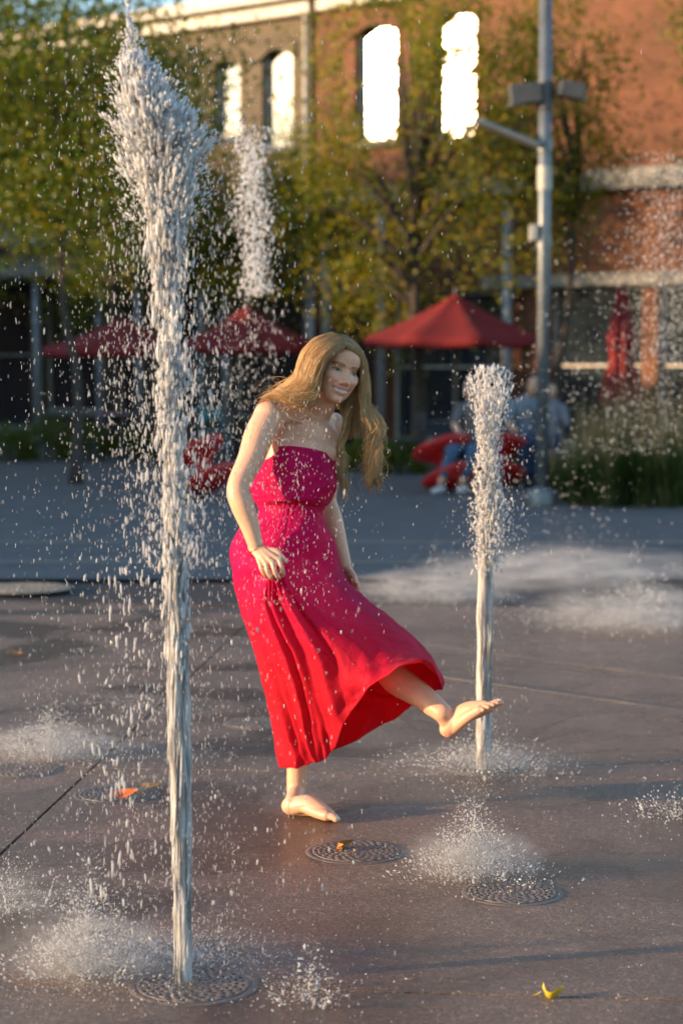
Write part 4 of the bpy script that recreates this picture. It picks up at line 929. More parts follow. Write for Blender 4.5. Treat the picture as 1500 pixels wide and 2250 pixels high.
    ridge = lambda t: 1 - 2 * np.abs(np.sin(t)) ** .8
    rf = np.random.default_rng(5)
    def rnd(t, f0, f1, n):                               # irregular pleats: many sines of falling size
        o = 0
        for _ in range(n): f_ = rf.uniform(f0, f1); o = o + np.sin(round(f_) * t + rf.uniform(0, 6.28) + rf.normal() * .25 * W) * (f0 / f_) ** .8
        return o / math.sqrt(n) * 1.2
    big = rnd(X, 2, 8, 6); small = rnd(X, 9, 24, 8); patch = .40 + .60 * (.5 + .5 * rnd(U, 2, 5, 4).clip(-1, 1))
    folds = 1.05 * (1 - 1.6 * np.abs(np.tanh(1.2 * big))) * patch + .34 * small * (1.3 - patch) * (.45 + .55 * np.sin(2 * U + .8 * W))
    amp = .0140 * ss(8.0, 10.2, W) + .0065 * ss(5.2, 6.6, W) * (1 - ss(7.4, 8.3, W)) + .0065 * ss(10, 13, W)
    near_r = np.exp(-((U - 5.8 / 12 * 2 * math.pi) / .35) ** 2); amp = amp * (1 - .45 * near_r)
    disp = amp * folds
    # deep folds hanging from the gathered handful, each with its own width and depth
    ru = np.random.default_rng(17); env = ss(8.15, 9.3, W) * (1 - .35 * ss(12.2, 13, W))
    for u0 in (.16, .58, .74, 1.12, 1.30, 1.36, 1.72, 1.83, 2.24, 2.75):
        wd = ru.uniform(.038, .125); am = ru.uniform(.006, .020); ub = u0 + .05 * np.sin(.9 * W + ru.uniform(0, 6.28)) * ss(8.5, 10, W)
        x_ = (U - ub) / wd; disp = disp + env * am * (np.exp(-x_ ** 2) - .75 * np.exp(-((x_ - 1.7) / .9) ** 2)) * (.6 + .4 * np.sin(.8 * W + ru.uniform(0, 6.28)))
    # gathers at the hand: sharp little pleats fanning out
    uh = 3.0 / 12 * 2 * math.pi
    hand = np.exp(-((U - uh) / .55) ** 2) * np.exp(-((W - 8.3) / .9) ** 2); disp += hand * .005 * rnd(X, 26, 46, 6)
    # bodice: soft drawn wrinkles, crease under the bust, elastic gathers at the waist
    disp += .0006 * (1 - ss(3.5, 4.5, W)) * np.sin(27 * X + .6 * np.sin(3 * W)) * (.4 + .6 * np.sin(5 * U) ** 2) + .0014 * (1 - ss(2, 4, W)) * np.sin(9 * W + 4 * U)
    disp += -.004 * np.exp(-((W - 4.05 - .12 * np.sin(2 * U)) / .16) ** 2)
    disp += .0013 * ss(3.6, 4.2, W) * (1 - ss(5.4, 7.0, W)) * np.sin(44 * X + .8 * np.sin(W * 2 + 3 * U)) * (.5 + .5 * np.sin(7 * U + W))
    disp += .004 * ss(5, 6, W) * (1 - ss(8, 9, W)) * np.sin(3.1 * W + 6 * U + 1.2 * np.sin(7 * U))
    # slack cross creases low on the skirt and by the hip
    disp += .0055 * ss(11.6, 13, W) * np.sin(4.3 * W + 5 * X + 2 * np.sin(9 * X)) * np.exp(-((U - .7) / .9) ** 2)
    pv = Vv.reshape(-1, 3)
    disp += (.0026 * smoothnoise(pv * 24, 3) + .0010 * smoothnoise(pv * 60, 4)).reshape(NV, NU) * ss(4.5, 7, W)
    disp += .020 * np.exp(-((U - uh) / .13) ** 2) * np.exp(-((W - 8.05) / .28) ** 2)      # the handful of cloth
    hemw = rnd(U, 3, 17, 7)[0] * .010; Vv = Vv + (np.clip((W - 11.5) / 1.5, 0, 1) ** 2 * hemw[None, :])[:, :, None] * (dv / (np.linalg.norm(dv, axis=2)[:, :, None] + 1e-9))
    disp[:3] += .0015                                    # rolled edge
    Vv = Vv + nrm * disp[:, :, None]
    idx = np.arange(NV * NU).reshape(NV, NU)
    F = np.stack((idx[:-1], np.roll(idx[:-1], -1, 1), np.roll(idx[1:], -1, 1), idx[1:]), -1).reshape(-1, 4)
    if s < 0: F = F[:, ::-1]
    me = mesh_np('dress', Vv.reshape(-1, 3), F)
    # eyelet rows
    eye = np.zeros((NV, NU))
    r2 = np.random.default_rng(3)
    for u0, slope, ph in ((1.5, .10, 0), (1.72, .12, 1), (2.05, .10, .5), (2.25, .13, 0), (2.62, .10, .7)):
        for j in range(60):
            wj = 8.7 + j * .085
            if wj > 12.9: break
            uu = u0 + slope * (wj - 8.7) * .6 + .10 * math.sin(wj * 1.2 + ph)
            if 0: pass
            iu = int(uu / (2 * math.pi) * NU) % NU; iv = int(wj / k * NV)
            eye[iv, iu] = .8
    for j in range(26):
        iu = int((2.75 + r2.normal() * .12) / 6.283 * NU); iv = int((12.1 + r2.uniform(-.6, .5)) / k * NV); eye[iv:iv + 2, iu:iu + 2] = .9
    vfloat(me, 'hem_red', np.broadcast_to(.88 * ss(7.2, 10.8, W) * (1 - .45 * np.exp(-((U - 3.2) / .75) ** 2)), (NV, NU)).ravel())
    vfloat(me, 'eyelet', eye.ravel())
    return me
DR = wput('dress', build_dress(), DRESS)
md = DR.modifiers.new('cloth', 'SOLIDIFY'); md.thickness = 0.0016; md.offset = -1

# ---- hair: thousands of fine tapered locks along guide sheets
def hair_mat():
    m, nt, b = new_mat('hair_blonde'); L = nt.links
    at = node(nt, 'ShaderNodeAttribute', attribute_name='tint'); L.new(at.outputs['Color'], b.inputs['Base Color'])
    pset(b, Roughness=0.32, Specular_IOR_Level=0.7)
    tr = node(nt, 'ShaderNodeBsdfTranslucent'); L.new(at.outputs['Color'], tr.inputs['Color'])
    ms = node(nt, 'ShaderNodeMixShader'); ms.inputs['Fac'].default_value = 0.38
    L.new(b.outputs['BSDF'], ms.inputs[1]); L.new(tr.outputs['BSDF'], ms.inputs[2]); L.new(ms.outputs['Shader'], nt.nodes['Material Output'].inputs['Surface'])
    return m
HAIR = hair_mat()
def build_hair():
    r = np.random.default_rng(11)
    Vs, Fs, Cs, Fx = [], [], [], []; n0 = 0; HU_IN = np.array((0, .006, -.002))
    SEG, NP = 4, 34
    fidx = np.array([(i * SEG + j, i * SEG + (j + 1) % SEG, (i + 1) * SEG + (j + 1) % SEG, (i + 1) * SEG + j) for i in range(NP - 1) for j in range(SEG)])
    def strand(pts, rad, col):
        nonlocal n0
        V, _ = tube(pts, rad, SEG, False); Vs.append(V); Fs.append(fidx + n0); n0 += len(V); Cs.append(np.tile(col, (len(V), 1)))
    tt = np.linspace(0, 1, NP)
    def sheet(guides, count, thick=.010, curl=.006, turns=3.0, clumps=26, spread=.010, rad=.00072, dark=0.0, flick=.012, under=.55, pullmax=.75):
        nonlocal n0
        """guides: list of polylines (photo px) from one side of the sheet to the other, all of equal length"""
        Gd = np.array([[P(*p) for p in g] for g in guides])           # m, k, 3
        Gd = np.stack([crom(g, NP) for g in Gd])                      # m, NP, 3
        cl = np.sort(r.uniform(0, 1, clumps)); ph = r.uniform(0, 6.28, clumps); tn = turns * r.uniform(.75, 1.3, clumps); cd = r.normal(size=(clumps, 3)); ca = curl * r.uniform(.6, 1.2, clumps)
        depth = r.normal(size=clumps)
        ctone = r.uniform(-.26, .22, clumps)
        m_ = len(Gd); fine = crom(np.transpose(Gd, (0, 1, 2)), 14) + HU_IN        # the hair's own under-layer
        ii_ = np.arange(14 * NP).reshape(14, NP); Vs.append(fine.reshape(-1, 3)); e_ = int(NP * under)
        Fx.append(np.stack((ii_[:-1, :e_ - 1], ii_[1:, :e_ - 1], ii_[1:, 1:e_], ii_[:-1, 1:e_]), -1).reshape(-1, 4) + n0); n0 += 14 * NP
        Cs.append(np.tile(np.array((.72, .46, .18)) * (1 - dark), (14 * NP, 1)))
        for s_ in range(count):
            lf = r.uniform(.80, 1.0); c = r.integers(clumps); t = np.clip(r.uniform(0, 1), 0, 1)
            # drawn towards the clump with distance from the root
            pull = .15 + pullmax * tt ** .8
            te = t * (1 - pull) + cl[c] * pull
            ii = te * (len(Gd) - 1); i0 = np.minimum(ii.astype(int), len(Gd) - 2); fr = (ii - i0)[:, None]
            p = Gd[i0, np.arange(NP)] * (1 - fr) + Gd[i0 + 1, np.arange(NP)] * fr
            xx = tt * (NP - 1) * lf; p = np.stack([np.interp(xx, np.arange(NP), p[:, k_]) for k_ in range(3)], 1)
            d1 = np.gradient(p, axis=0); d1 /= np.linalg.norm(d1, axis=1)[:, None] + 1e-9
            a1 = np.cross(d1, unit(cd[c])); a1 /= np.linalg.norm(a1, axis=1)[:, None] + 1e-9; b1 = np.cross(d1, a1)
            w = ca[c] * tt ** 1.5; an = ph[c] + tn[c] * 2 * math.pi * tt
            off = r.normal(size=3)
            p = p + (a1 * np.cos(an)[:, None] + b1 * np.sin(an)[:, None]) * w[:, None]
            p = p + off[None] * (thick * .5 * (.35 + .65 * np.sin(math.pi * np.clip(tt * .9 + .1, 0, 1))) * np.where(tt > .5, 1 - .3 * tt, 1))[:, None] * .6
            p = p + (HF * -1 * 0 + np.array((0, -1, 0)) * depth[c] * .003)[None] * tt[:, None]
            if r.uniform() < .09: p = p + (r.normal(size=3) * flick)[None] * (tt ** 2)[:, None]        # stray hairs
            rr = rad * r.uniform(.6, 1.25) * (1 - .75 * tt ** 3)
            g_ = np.clip(.5 + ctone[c] + r.normal() * .17, 0, 1)
            col = (1 - g_) * np.array((.45, .245, .080)) + g_ * np.array((1.0, .74, .38))
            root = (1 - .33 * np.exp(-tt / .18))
            V, _ = tube(p, rr, SEG, False); 
            nonlocal_add(V, col, root, dark)
    def nonlocal_add(V, col, root, dark):
        nonlocal n0
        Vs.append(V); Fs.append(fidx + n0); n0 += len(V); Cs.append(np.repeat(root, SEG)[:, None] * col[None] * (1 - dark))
    # her right side (towards the camera): swept back over the shoulder
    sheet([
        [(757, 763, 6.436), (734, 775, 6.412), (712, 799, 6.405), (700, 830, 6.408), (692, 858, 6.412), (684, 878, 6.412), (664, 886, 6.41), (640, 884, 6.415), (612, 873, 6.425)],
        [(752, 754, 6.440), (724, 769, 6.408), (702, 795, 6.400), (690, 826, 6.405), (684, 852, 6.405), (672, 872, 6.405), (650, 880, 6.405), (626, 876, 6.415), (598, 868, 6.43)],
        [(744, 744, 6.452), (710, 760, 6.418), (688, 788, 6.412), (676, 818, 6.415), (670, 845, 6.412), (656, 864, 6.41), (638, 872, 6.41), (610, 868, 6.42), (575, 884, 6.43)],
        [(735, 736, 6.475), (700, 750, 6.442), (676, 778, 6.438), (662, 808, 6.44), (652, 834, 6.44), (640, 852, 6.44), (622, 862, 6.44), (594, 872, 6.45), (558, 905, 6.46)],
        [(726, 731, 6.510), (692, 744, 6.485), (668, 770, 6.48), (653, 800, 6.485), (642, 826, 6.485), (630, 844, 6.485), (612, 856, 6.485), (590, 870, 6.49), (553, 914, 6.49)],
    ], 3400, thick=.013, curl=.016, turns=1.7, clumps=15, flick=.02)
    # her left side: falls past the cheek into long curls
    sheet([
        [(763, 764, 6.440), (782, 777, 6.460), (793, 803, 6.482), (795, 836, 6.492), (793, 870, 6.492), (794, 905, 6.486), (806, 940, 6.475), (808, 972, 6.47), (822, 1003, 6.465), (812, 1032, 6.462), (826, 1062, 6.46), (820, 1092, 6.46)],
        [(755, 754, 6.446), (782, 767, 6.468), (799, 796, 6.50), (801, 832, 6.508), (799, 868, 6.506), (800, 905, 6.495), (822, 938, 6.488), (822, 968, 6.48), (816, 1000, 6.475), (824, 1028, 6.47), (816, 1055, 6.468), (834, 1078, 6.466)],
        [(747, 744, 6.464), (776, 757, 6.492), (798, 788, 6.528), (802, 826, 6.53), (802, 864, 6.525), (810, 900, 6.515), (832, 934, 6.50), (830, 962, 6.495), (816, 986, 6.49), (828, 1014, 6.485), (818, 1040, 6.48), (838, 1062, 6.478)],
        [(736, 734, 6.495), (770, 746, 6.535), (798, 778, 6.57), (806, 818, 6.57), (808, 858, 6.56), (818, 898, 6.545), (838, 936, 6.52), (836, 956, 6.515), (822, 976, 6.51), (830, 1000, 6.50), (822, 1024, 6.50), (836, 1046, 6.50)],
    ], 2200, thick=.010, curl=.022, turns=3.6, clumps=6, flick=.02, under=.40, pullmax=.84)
    # the lock hanging in front of her left arm
    sheet([
        [(770, 850, 6.56), (764, 880, 6.56), (756, 915, 6.55), (754, 945, 6.54), (746, 972, 6.535), (744, 995, 6.53), (752, 1015, 6.525), (744, 1040, 6.52), (752, 1068, 6.52), (748, 1112, 6.52)],
        [(786, 850, 6.56), (780, 885, 6.56), (770, 915, 6.55), (762, 945, 6.54), (756, 972, 6.535), (752, 995, 6.53), (760, 1015, 6.525), (752, 1040, 6.52), (764, 1070, 6.52), (758, 1104, 6.52)],
    ], 360, thick=.010, curl=.010, turns=4.0, clumps=6, flick=.015)
    # hair behind the neck and jaw
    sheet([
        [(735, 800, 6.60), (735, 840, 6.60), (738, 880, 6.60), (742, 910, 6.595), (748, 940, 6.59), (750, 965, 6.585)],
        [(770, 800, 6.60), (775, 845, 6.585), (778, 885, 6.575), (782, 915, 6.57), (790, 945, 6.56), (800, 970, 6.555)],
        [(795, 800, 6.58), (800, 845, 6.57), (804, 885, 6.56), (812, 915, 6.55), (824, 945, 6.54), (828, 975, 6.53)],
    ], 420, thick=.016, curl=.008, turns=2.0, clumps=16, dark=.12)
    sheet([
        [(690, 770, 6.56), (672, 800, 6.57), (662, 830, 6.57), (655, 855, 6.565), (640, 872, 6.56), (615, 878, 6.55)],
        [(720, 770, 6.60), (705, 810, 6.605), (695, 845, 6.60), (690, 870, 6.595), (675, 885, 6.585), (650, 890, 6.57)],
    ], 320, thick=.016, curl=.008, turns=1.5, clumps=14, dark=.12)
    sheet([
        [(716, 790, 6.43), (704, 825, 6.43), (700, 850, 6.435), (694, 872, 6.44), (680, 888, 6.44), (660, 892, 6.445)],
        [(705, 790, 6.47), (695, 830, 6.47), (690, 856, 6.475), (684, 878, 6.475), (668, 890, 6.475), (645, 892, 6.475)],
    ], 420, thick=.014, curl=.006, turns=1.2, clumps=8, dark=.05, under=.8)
    # scalp under the locks
    V, F = ICO3; V2 = V * np.array((.0775, .098, .0865)) + np.array((0, -.012, .030))
    keep = lambda p: (p[1] < .050 + .0 * p[2] - .9 * max(0, .062 - p[2]) ) and p[2] > -.06
    ok = np.array([keep(p) for p in V2]); Ff = F[ok[F].all(axis=1)]
    Vw = HC + V2 @ HM
    V = np.concatenate(Vs + [Vw]); C = np.concatenate(Cs + [np.tile((.30, .18, .075), (len(Vw), 1))])
    me = mesh_np('hair', V, [np.concatenate(Fs + Fx), Ff + n0]); vcol(me, 'tint', C); return me
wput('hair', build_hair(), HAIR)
# ---- jewellery
GOLD = simple('gold', (.55, .36, .12), .25, 1.0, .1)
def loop(c, n, r, t, name, mat):
    n = unit(n); a_ = unit(np.cross(n, (0, 0, 1.0)) if abs(n[2]) < .9 else np.cross(n, (1.0, 0, 0))); b_ = np.cross(n, a_)
    th = np.linspace(0, 2 * math.pi, 33); pts = [c + (a_ * math.cos(x) + b_ * math.sin(x)) * r for x in th]
    m = MB().tube(pts, t, 6, False).mesh(name, True); return wput(name, m, mat)
fore = WJ['RW'] - WJ['RE']
loop(WJ['RW'] + unit(fore) * .004, unit(fore) + np.array((.25, 0, .1)), .0265, .0011, 'bracelet', GOLD)
k1 = WJ['K'][1]; t1 = P(593, 1257, 6.252)
loop(k1 * .35 + t1 * .65, t1 - k1, .0102, .0016, 'ring', GOLD)
# ---------------------------------------------------------------- water
def water_mat(name, white, rough=.08, bump=0.0, clear=0.0):
    """aerated water: refraction mixed with the white of the air in it"""
    m, nt, b = new_mat(name); L = nt.links
    pset(b, Base_Color=(.88, .89, .90, 1), Roughness=rough, IOR=1.33, Specular_IOR_Level=.6)
    tl = node(nt, 'ShaderNodeBsdfTranslucent'); tl.inputs['Color'].default_value = (.88, .88, .88, 1)
    ad = node(nt, 'ShaderNodeMixShader'); ad.inputs['Fac'].default_value = .38; L.new(b.outputs['BSDF'], ad.inputs[1]); L.new(tl.outputs['BSDF'], ad.inputs[2])
    gl = node(nt, 'ShaderNodeBsdfGlass', Roughness=.03, IOR=1.33); gl.inputs['Color'].default_value = (.97, .98, 1, 1)
    ms = node(nt, 'ShaderNodeMixShader'); L.new(gl.outputs['BSDF'], ms.inputs[1]); L.new(ad.outputs['Shader'], ms.inputs[2]); ms.inputs['Fac'].default_value = white
    if bump:
        v = coords(nt, (1, 1, .12)); n = node(nt, 'ShaderNodeTexNoise', Scale=150.0, Detail=4.0, Roughness=.65); L.new(v, n.inputs['Vector'])
        bp = node(nt, 'ShaderNodeBump', Strength=bump, Distance=.01); L.new(n.outputs['Fac'], bp.inputs['Height'])
        for x in (b, gl, tl): L.new(bp.outputs['Normal'], x.inputs['Normal'])
        n2 = node(nt, 'ShaderNodeTexNoise', Scale=70.0, Detail=3.0); L.new(v, n2.inputs['Vector'])
        r = ramp(nt, [(.36, (max(0, white - .42),) * 3), (.62, (min(1, white + .18),) * 3)]); L.new(n2.outputs['Fac'], r.inputs['Fac']); L.new(r.outputs['Color'], ms.inputs['Fac'])
    L.new(ms.outputs['Shader'], nt.nodes['Material Output'].inputs['Surface']); return m
FOAM = water_mat('aerated_water', .66, .10, .7); DROP = water_mat('water_drops', .58, .05); FINE = water_mat('fine_spray', .80, .08); MIST = water_mat('water_mist', .80, .2)

def jet_axis(prof, Y):
    p = np.array(prof, float); ppm = FPX / Y
    return (lambda y: np.interp(-y, -p[:, 0], p[:, 1])), (lambda y: np.interp(-y, -p[:, 0], p[:, 2]) / ppm)
def jet_tube(prof, Y, ytop, seed):
    """the glassy, finely grooved lower part of a jet"""
    cx, hw = jet_axis(prof, Y); y0 = prof[0][0]; n = 220; seg = 44; ys = np.linspace(y0, ytop, n); a = np.linspace(0, 2 * math.pi, seg, endpoint=False)
    t = np.linspace(0, 1, n)[:, None]; th_ = np.stack((np.cos(a), np.sin(a)), 1)
    q = np.stack([np.column_stack((th_ * 1.0, np.full(seg, k * 2.2))) for k in np.linspace(0, 1, n)])       # n, seg, 3
    fl = q.reshape(-1, 3); rough = (smoothnoise(fl * (7, 7, 1.2), seed) * .11 + smoothnoise(fl * (16, 16, 2.5), seed + 1) * .07 + smoothnoise(fl * (2, 2, 9), seed + 2) * .10).reshape(n, seg)
    rad = np.array([hw(y) for y in ys])[:, None] * (1 + rough * (.45 + 3.2 * t)) * (.93 - .70 * np.clip((t - .55) / .45, 0, 1) ** 1.6)
    c = np.array([P(cx(y), y, Y) for y in ys])
    V = np.stack((c[:, 0:1] + rad * np.cos(a), c[:, 1:2] + rad * np.sin(a), np.repeat(c[:, 2:3], seg, 1)), -1).reshape(-1, 3)
    i = np.arange(n * seg).reshape(n, seg); F = np.stack((i[:-1], np.roll(i[:-1], -1, 1), np.roll(i[1:], -1, 1), i[1:]), -1).reshape(-1, 4)
    return V, F
def jet_strands(prof, Y, ya, yb, count, seed, r0, r1, s0, s1, clump=0.0, fan=0.0, fill=1.0, rag=0.0):
    """streaks of water between two heights of a jet"""
    r = np.random.default_rng(seed); cx, hw = jet_axis(prof, Y); C = []; Rd = []; S = []; A = []
    ph = r.uniform(0, 6.28, 4)
    while len(C) < count:
        y = r.uniform(yb, ya)
        w = hw(y)
        if r.uniform() > (w / .03 if fan else 1): continue
        a = r.uniform(0, 6.28)
        if clump and (math.sin(y * .021 + ph[0] + 1.2 * math.cos(a)) + math.sin(y * .053 + ph[1] + 1.7 * math.sin(a)) + .8 * math.sin(y * .11 + ph[2] + a)) * .5 < r.normal() * .45 - .55 + clump: continue
        w *= 1 + rag * (.55 * math.sin(2 * a + y * .017 + ph[3]) + .45 * math.sin(3 * a - y * .041 + ph[1]) + .35 * math.sin(5 * a + y * .083 + ph[2]))
        rr = r0 + (r1 - r0) * r.uniform() ** 2; d = math.sqrt(r.uniform()) * max(w * fill - rr, .001)
        o = np.array((math.cos(a), math.sin(a), 0)); C.append(P(cx(y), y, Y) + o * d); Rd.append(rr); S.append(r.uniform(s0, s1)); A.append(o * fan * d / .1 + np.array((r.normal() * .05, r.normal() * .05, 1)))
    return np.array(C), np.array(Rd), np.array(A), np.array(S)
def skin_of(sets, vs, seed, extra=None):
    C, Rd, A, S = [np.concatenate([s[k] for s in sets]) for k in range(4)]; V, F = drops(C, Rd, A, S, ICO2)
    if extra is not None: F = np.concatenate((F, np.concatenate((extra[1][:, :3], extra[1][:, [0, 2, 3]])) + len(V))); V = np.concatenate((V, extra[0]))
    co, q, tr = vox('jet', V, F, vs, 1)
    return mesh_np('water_column', co, [q, tr] if len(tr) else q)

def jet_thing(name, px, py, label): 
    c = G(px, py); return empty(name, (c[0], c[1], 0), label=label, cat='water jet', group='fountain jets')
def wchild(parent, name, me, mat, kind=None):
    me.transform(Matrix.Translation(-parent.location)); return put(name, me, mat, parent, kind=kind)
Y1 = G(404, 2160)[1]; J1 = jet_thing('water_jet', 404, 2160, 'tall water jet at the left rising out of the top of the picture')
prof1 = [(2158, 404, 19), (2050, 402, 20), (1900, 399, 21), (1700, 395, 22), (1500, 391, 23), (1300, 387, 25), (1150, 383, 25), (1000, 379, 26), (880, 375, 25), (760, 371, 27), (660, 368, 30), (580, 366, 34), (510, 368, 42), (450, 366, 54), (400, 360, 68), (350, 352, 80), (300, 362, 100), (250, 346, 92), (200, 322, 64), (150, 303, 40), (115, 293, 22), (80, 287, 13), (40, 284, 10), (-30, 280, 9)]
V, F = jet_tube(prof1, Y1, 1180, 1); wchild(J1, 'water_column', mesh_np('water_column', V, F), FOAM)
V, F = drops(*jet_strands(prof1, Y1, 2150, 1150, 420, 5, .0016, .0042, 12, 34, 0, 0, 1.12), ICO2); wchild(J1, 'streaks', mesh_np('streaks', V, F), FOAM, 'stuff')
wchild(J1, 'broken_water', skin_of([jet_strands(prof1, Y1, 1420, 540, 330, 6, .0026, .0075, 2.5, 6.5, .50, 0, 1.0, .3)], .0026, 6), FOAM, 'stuff')
V, F = drops(*jet_strands(prof1, Y1, 1500, 500, 2600, 26, .0009, .0042, 3, 9, .36, 0, 1.08, .4)); wchild(J1, 'shredded_water', mesh_np('shredded_water', V, F), FINE, 'stuff')
wchild(J1, 'plume', skin_of([jet_strands(prof1, Y1, 540, 150, 620, 7, .0026, .0070, 2.5, 7.0, .05, .6, .85, .30), jet_strands(prof1, Y1, 620, 400, 160, 9, .0026, .006, 4, 9, .25, .1), jet_strands(prof1, Y1, 165, -30, 34, 8, .003, .007, 1.2, 3, .3)], .0026, 7), FOAM, 'stuff')
V, F = drops(*[np.concatenate(t) for t in zip(jet_strands(prof1, Y1, 560, 120, 6500, 27, .0009, .0042, 2, 7, -.15, .6, 1.0, .34), jet_strands(prof1, Y1, 500, 60, 2600, 28, .0007, .0028, 1, 3.5, -.1, 1.0, 1.5, .35))]); wchild(J1, 'plume_spray', mesh_np('plume_spray', V, F), FINE, 'stuff')
Y2 = G(1062, 1692)[1]; J2 = jet_thing('water_jet', 1062, 1692, 'short water jet at the right behind the kicking foot')
prof2 = [(1690, 1061, 17), (1600, 1062, 16), (1500, 1063, 16), (1400, 1066, 16), (1300, 1068, 18), (1200, 1069, 19), (1130, 1074, 23), (1050, 1073, 26), (970, 1073, 27), (920, 1073, 34), (880, 1076, 44), (850, 1078, 47), (825, 1076, 40), (805, 1072, 22)]
V, F = jet_tube(prof2, Y2, 1120, 3); wchild(J2, 'water_column', mesh_np('water_column', V, F), FOAM)
V, F = drops(*jet_strands(prof2, Y2, 1680, 1100, 260, 15, .002, .0045, 10, 26, 0, 0, 1.1), ICO2); wchild(J2, 'streaks', mesh_np('streaks', V, F), FOAM, 'stuff')
wchild(J2, 'plume', skin_of([jet_strands(prof2, Y2, 1180, 830, 240, 16, .0028, .0078, 2.0, 5.5, .38, .2, .95, .3), jet_strands(prof2, Y2, 1230, 1120, 60, 17, .003, .007, 1.5, 4, .1, 0, 1.5)], .0032, 16), FOAM, 'stuff')
V, F = drops(*[np.concatenate(t) for t in zip(jet_strands(prof2, Y2, 1220, 806, 4200, 29, .0010, .0034, 1.5, 5, .0, .3, 1.15, .35), jet_strands(prof2, Y2, 1260, 1090, 700, 30, .001, .0038, 1, 3, .0, 0, 2.2, .3))]); wchild(J2, 'plume_spray', mesh_np('plume_spray', V, F), FINE, 'stuff')

def spray(n, px, Y, ytop, ybot, sx, sy, seed, rmin=.0007, rmax=.0019, smin=2, smax=6, power=2.2, lean=.10, skew=None):
    """falling drops round a jet"""
    r = np.random.default_rng(seed); ppm = FPX / Y
    y = ytop + (ybot - ytop) * r.uniform(0, 1, n) ** .85
    if callable(sx): w = np.array([sx(v) for v in y])
    else: w = sx
    x = (px if not callable(px) else np.array([px(v) for v in y])) + r.normal(size=n) * w * ppm
    C = np.array([P(a, b, max(2.6, Y + c)) for a, b, c in zip(x, y, r.normal(size=n) * sy)])
    rad = (rmin + (rmax - rmin) * r.uniform(0, 1, n) ** power) * .60
    ax = np.column_stack((r.normal(size=n) * lean, r.normal(size=n) * lean, np.ones(n)))
    return C, rad, ax, r.uniform(smin, smax, n) * 1.5
def build_spray(parent, name, sets, mat=DROP, ico=ICO1):
    C = np.concatenate([s[0] for s in sets]); Rr = np.concatenate([s[1] for s in sets]); A = np.concatenate([s[2] for s in sets]); S = np.concatenate([s[3] for s in sets])
    ok = C[:, 2] > .004; V, F = drops(C[ok], Rr[ok], A[ok], S[ok], ico)
    return wchild(parent, name, mesh_np(name, V, F), mat, 'stuff')
jx = lambda y: np.interp(-y, [-p[0] for p in prof1], [p[1] for p in prof1])
build_spray(J1, 'falling_drops', [
    spray(2600, jx, Y1, 120, 2120, .085, .09, 31), spray(2600, jx, Y1, 420, 1250, lambda y: .05 + .05 * math.exp(-((y - 800) / 260) ** 2), .06, 32, .0009, .0030, 2, 5, 2.0),
    spray(3800, 310, Y1 + .2, 150, 2100, .19, .35, 33), spray(420, 392, Y1, 560, 1250, .035, .04, 34, .003, .0075, 2, 4.5),
    spray(700, jx, Y1, 60, 520, .13, .10, 35, .0008, .0038, 1, 2.5, 2.5, .8), spray(120, 285, Y1 + .1, 1180, 1600, .05, .05, 36, .002, .0065, 1.5, 4), spray(90, 255, Y1 - .1, 1560, 2050, .05, .08, 37, .002, .0070, 2, 5)])
build_spray(J2, 'falling_drops', [spray(900, 1075, Y2, 820, 1660, .06, .08, 41), spray(800, 1080, Y2, 800, 1200, .075, .07, 42, .0009, .0038, 1.2, 3.5), spray(500, 1095, Y2, 1100, 1230, .045, .05, 43, .0012, .0055, 1, 2.2)])
# two jets farther back that are just falling apart
Y3 = 9.6; J3 = jet_thing('water_jet', 556, 800 + FPX * 1.5 / Y3, 'spent jet falling apart above the middle umbrella'); 
build_spray(J3, 'falling_drops', [spray(2100, lambda y: 556 + (y - 450) * .04, Y3, 275, 650, lambda y: .045 + .012 * math.sin(y * .03), .08, 51, .0016, .0085, 1, 2.4, 1.6, .3), spray(700, 560, Y3, 300, 900, .09, .12, 52, .0012, .004)], FINE)
Y4 = 11.8; J4 = jet_thing('water_jet', 1450, 800 + FPX * 1.5 / Y4, 'spent jet bursting into glittering drops at the right edge')
build_spray(J4, 'falling_drops', [spray(2400, lambda y: 1490 - (y - 330) * .12, Y4, 330, 1000, .20, .3, 61, .0016, .0062, 1, 1.4, 1.7, .4), spray(2600, 1480, Y4, 330, 800, .13, .2, 62, .0015, .0058, 1, 1.5), spray(700, 1250, Y4 + .3, 500, 1250, .28, .5, 63, .0020, .0075, 1, 1.2)], FINE)

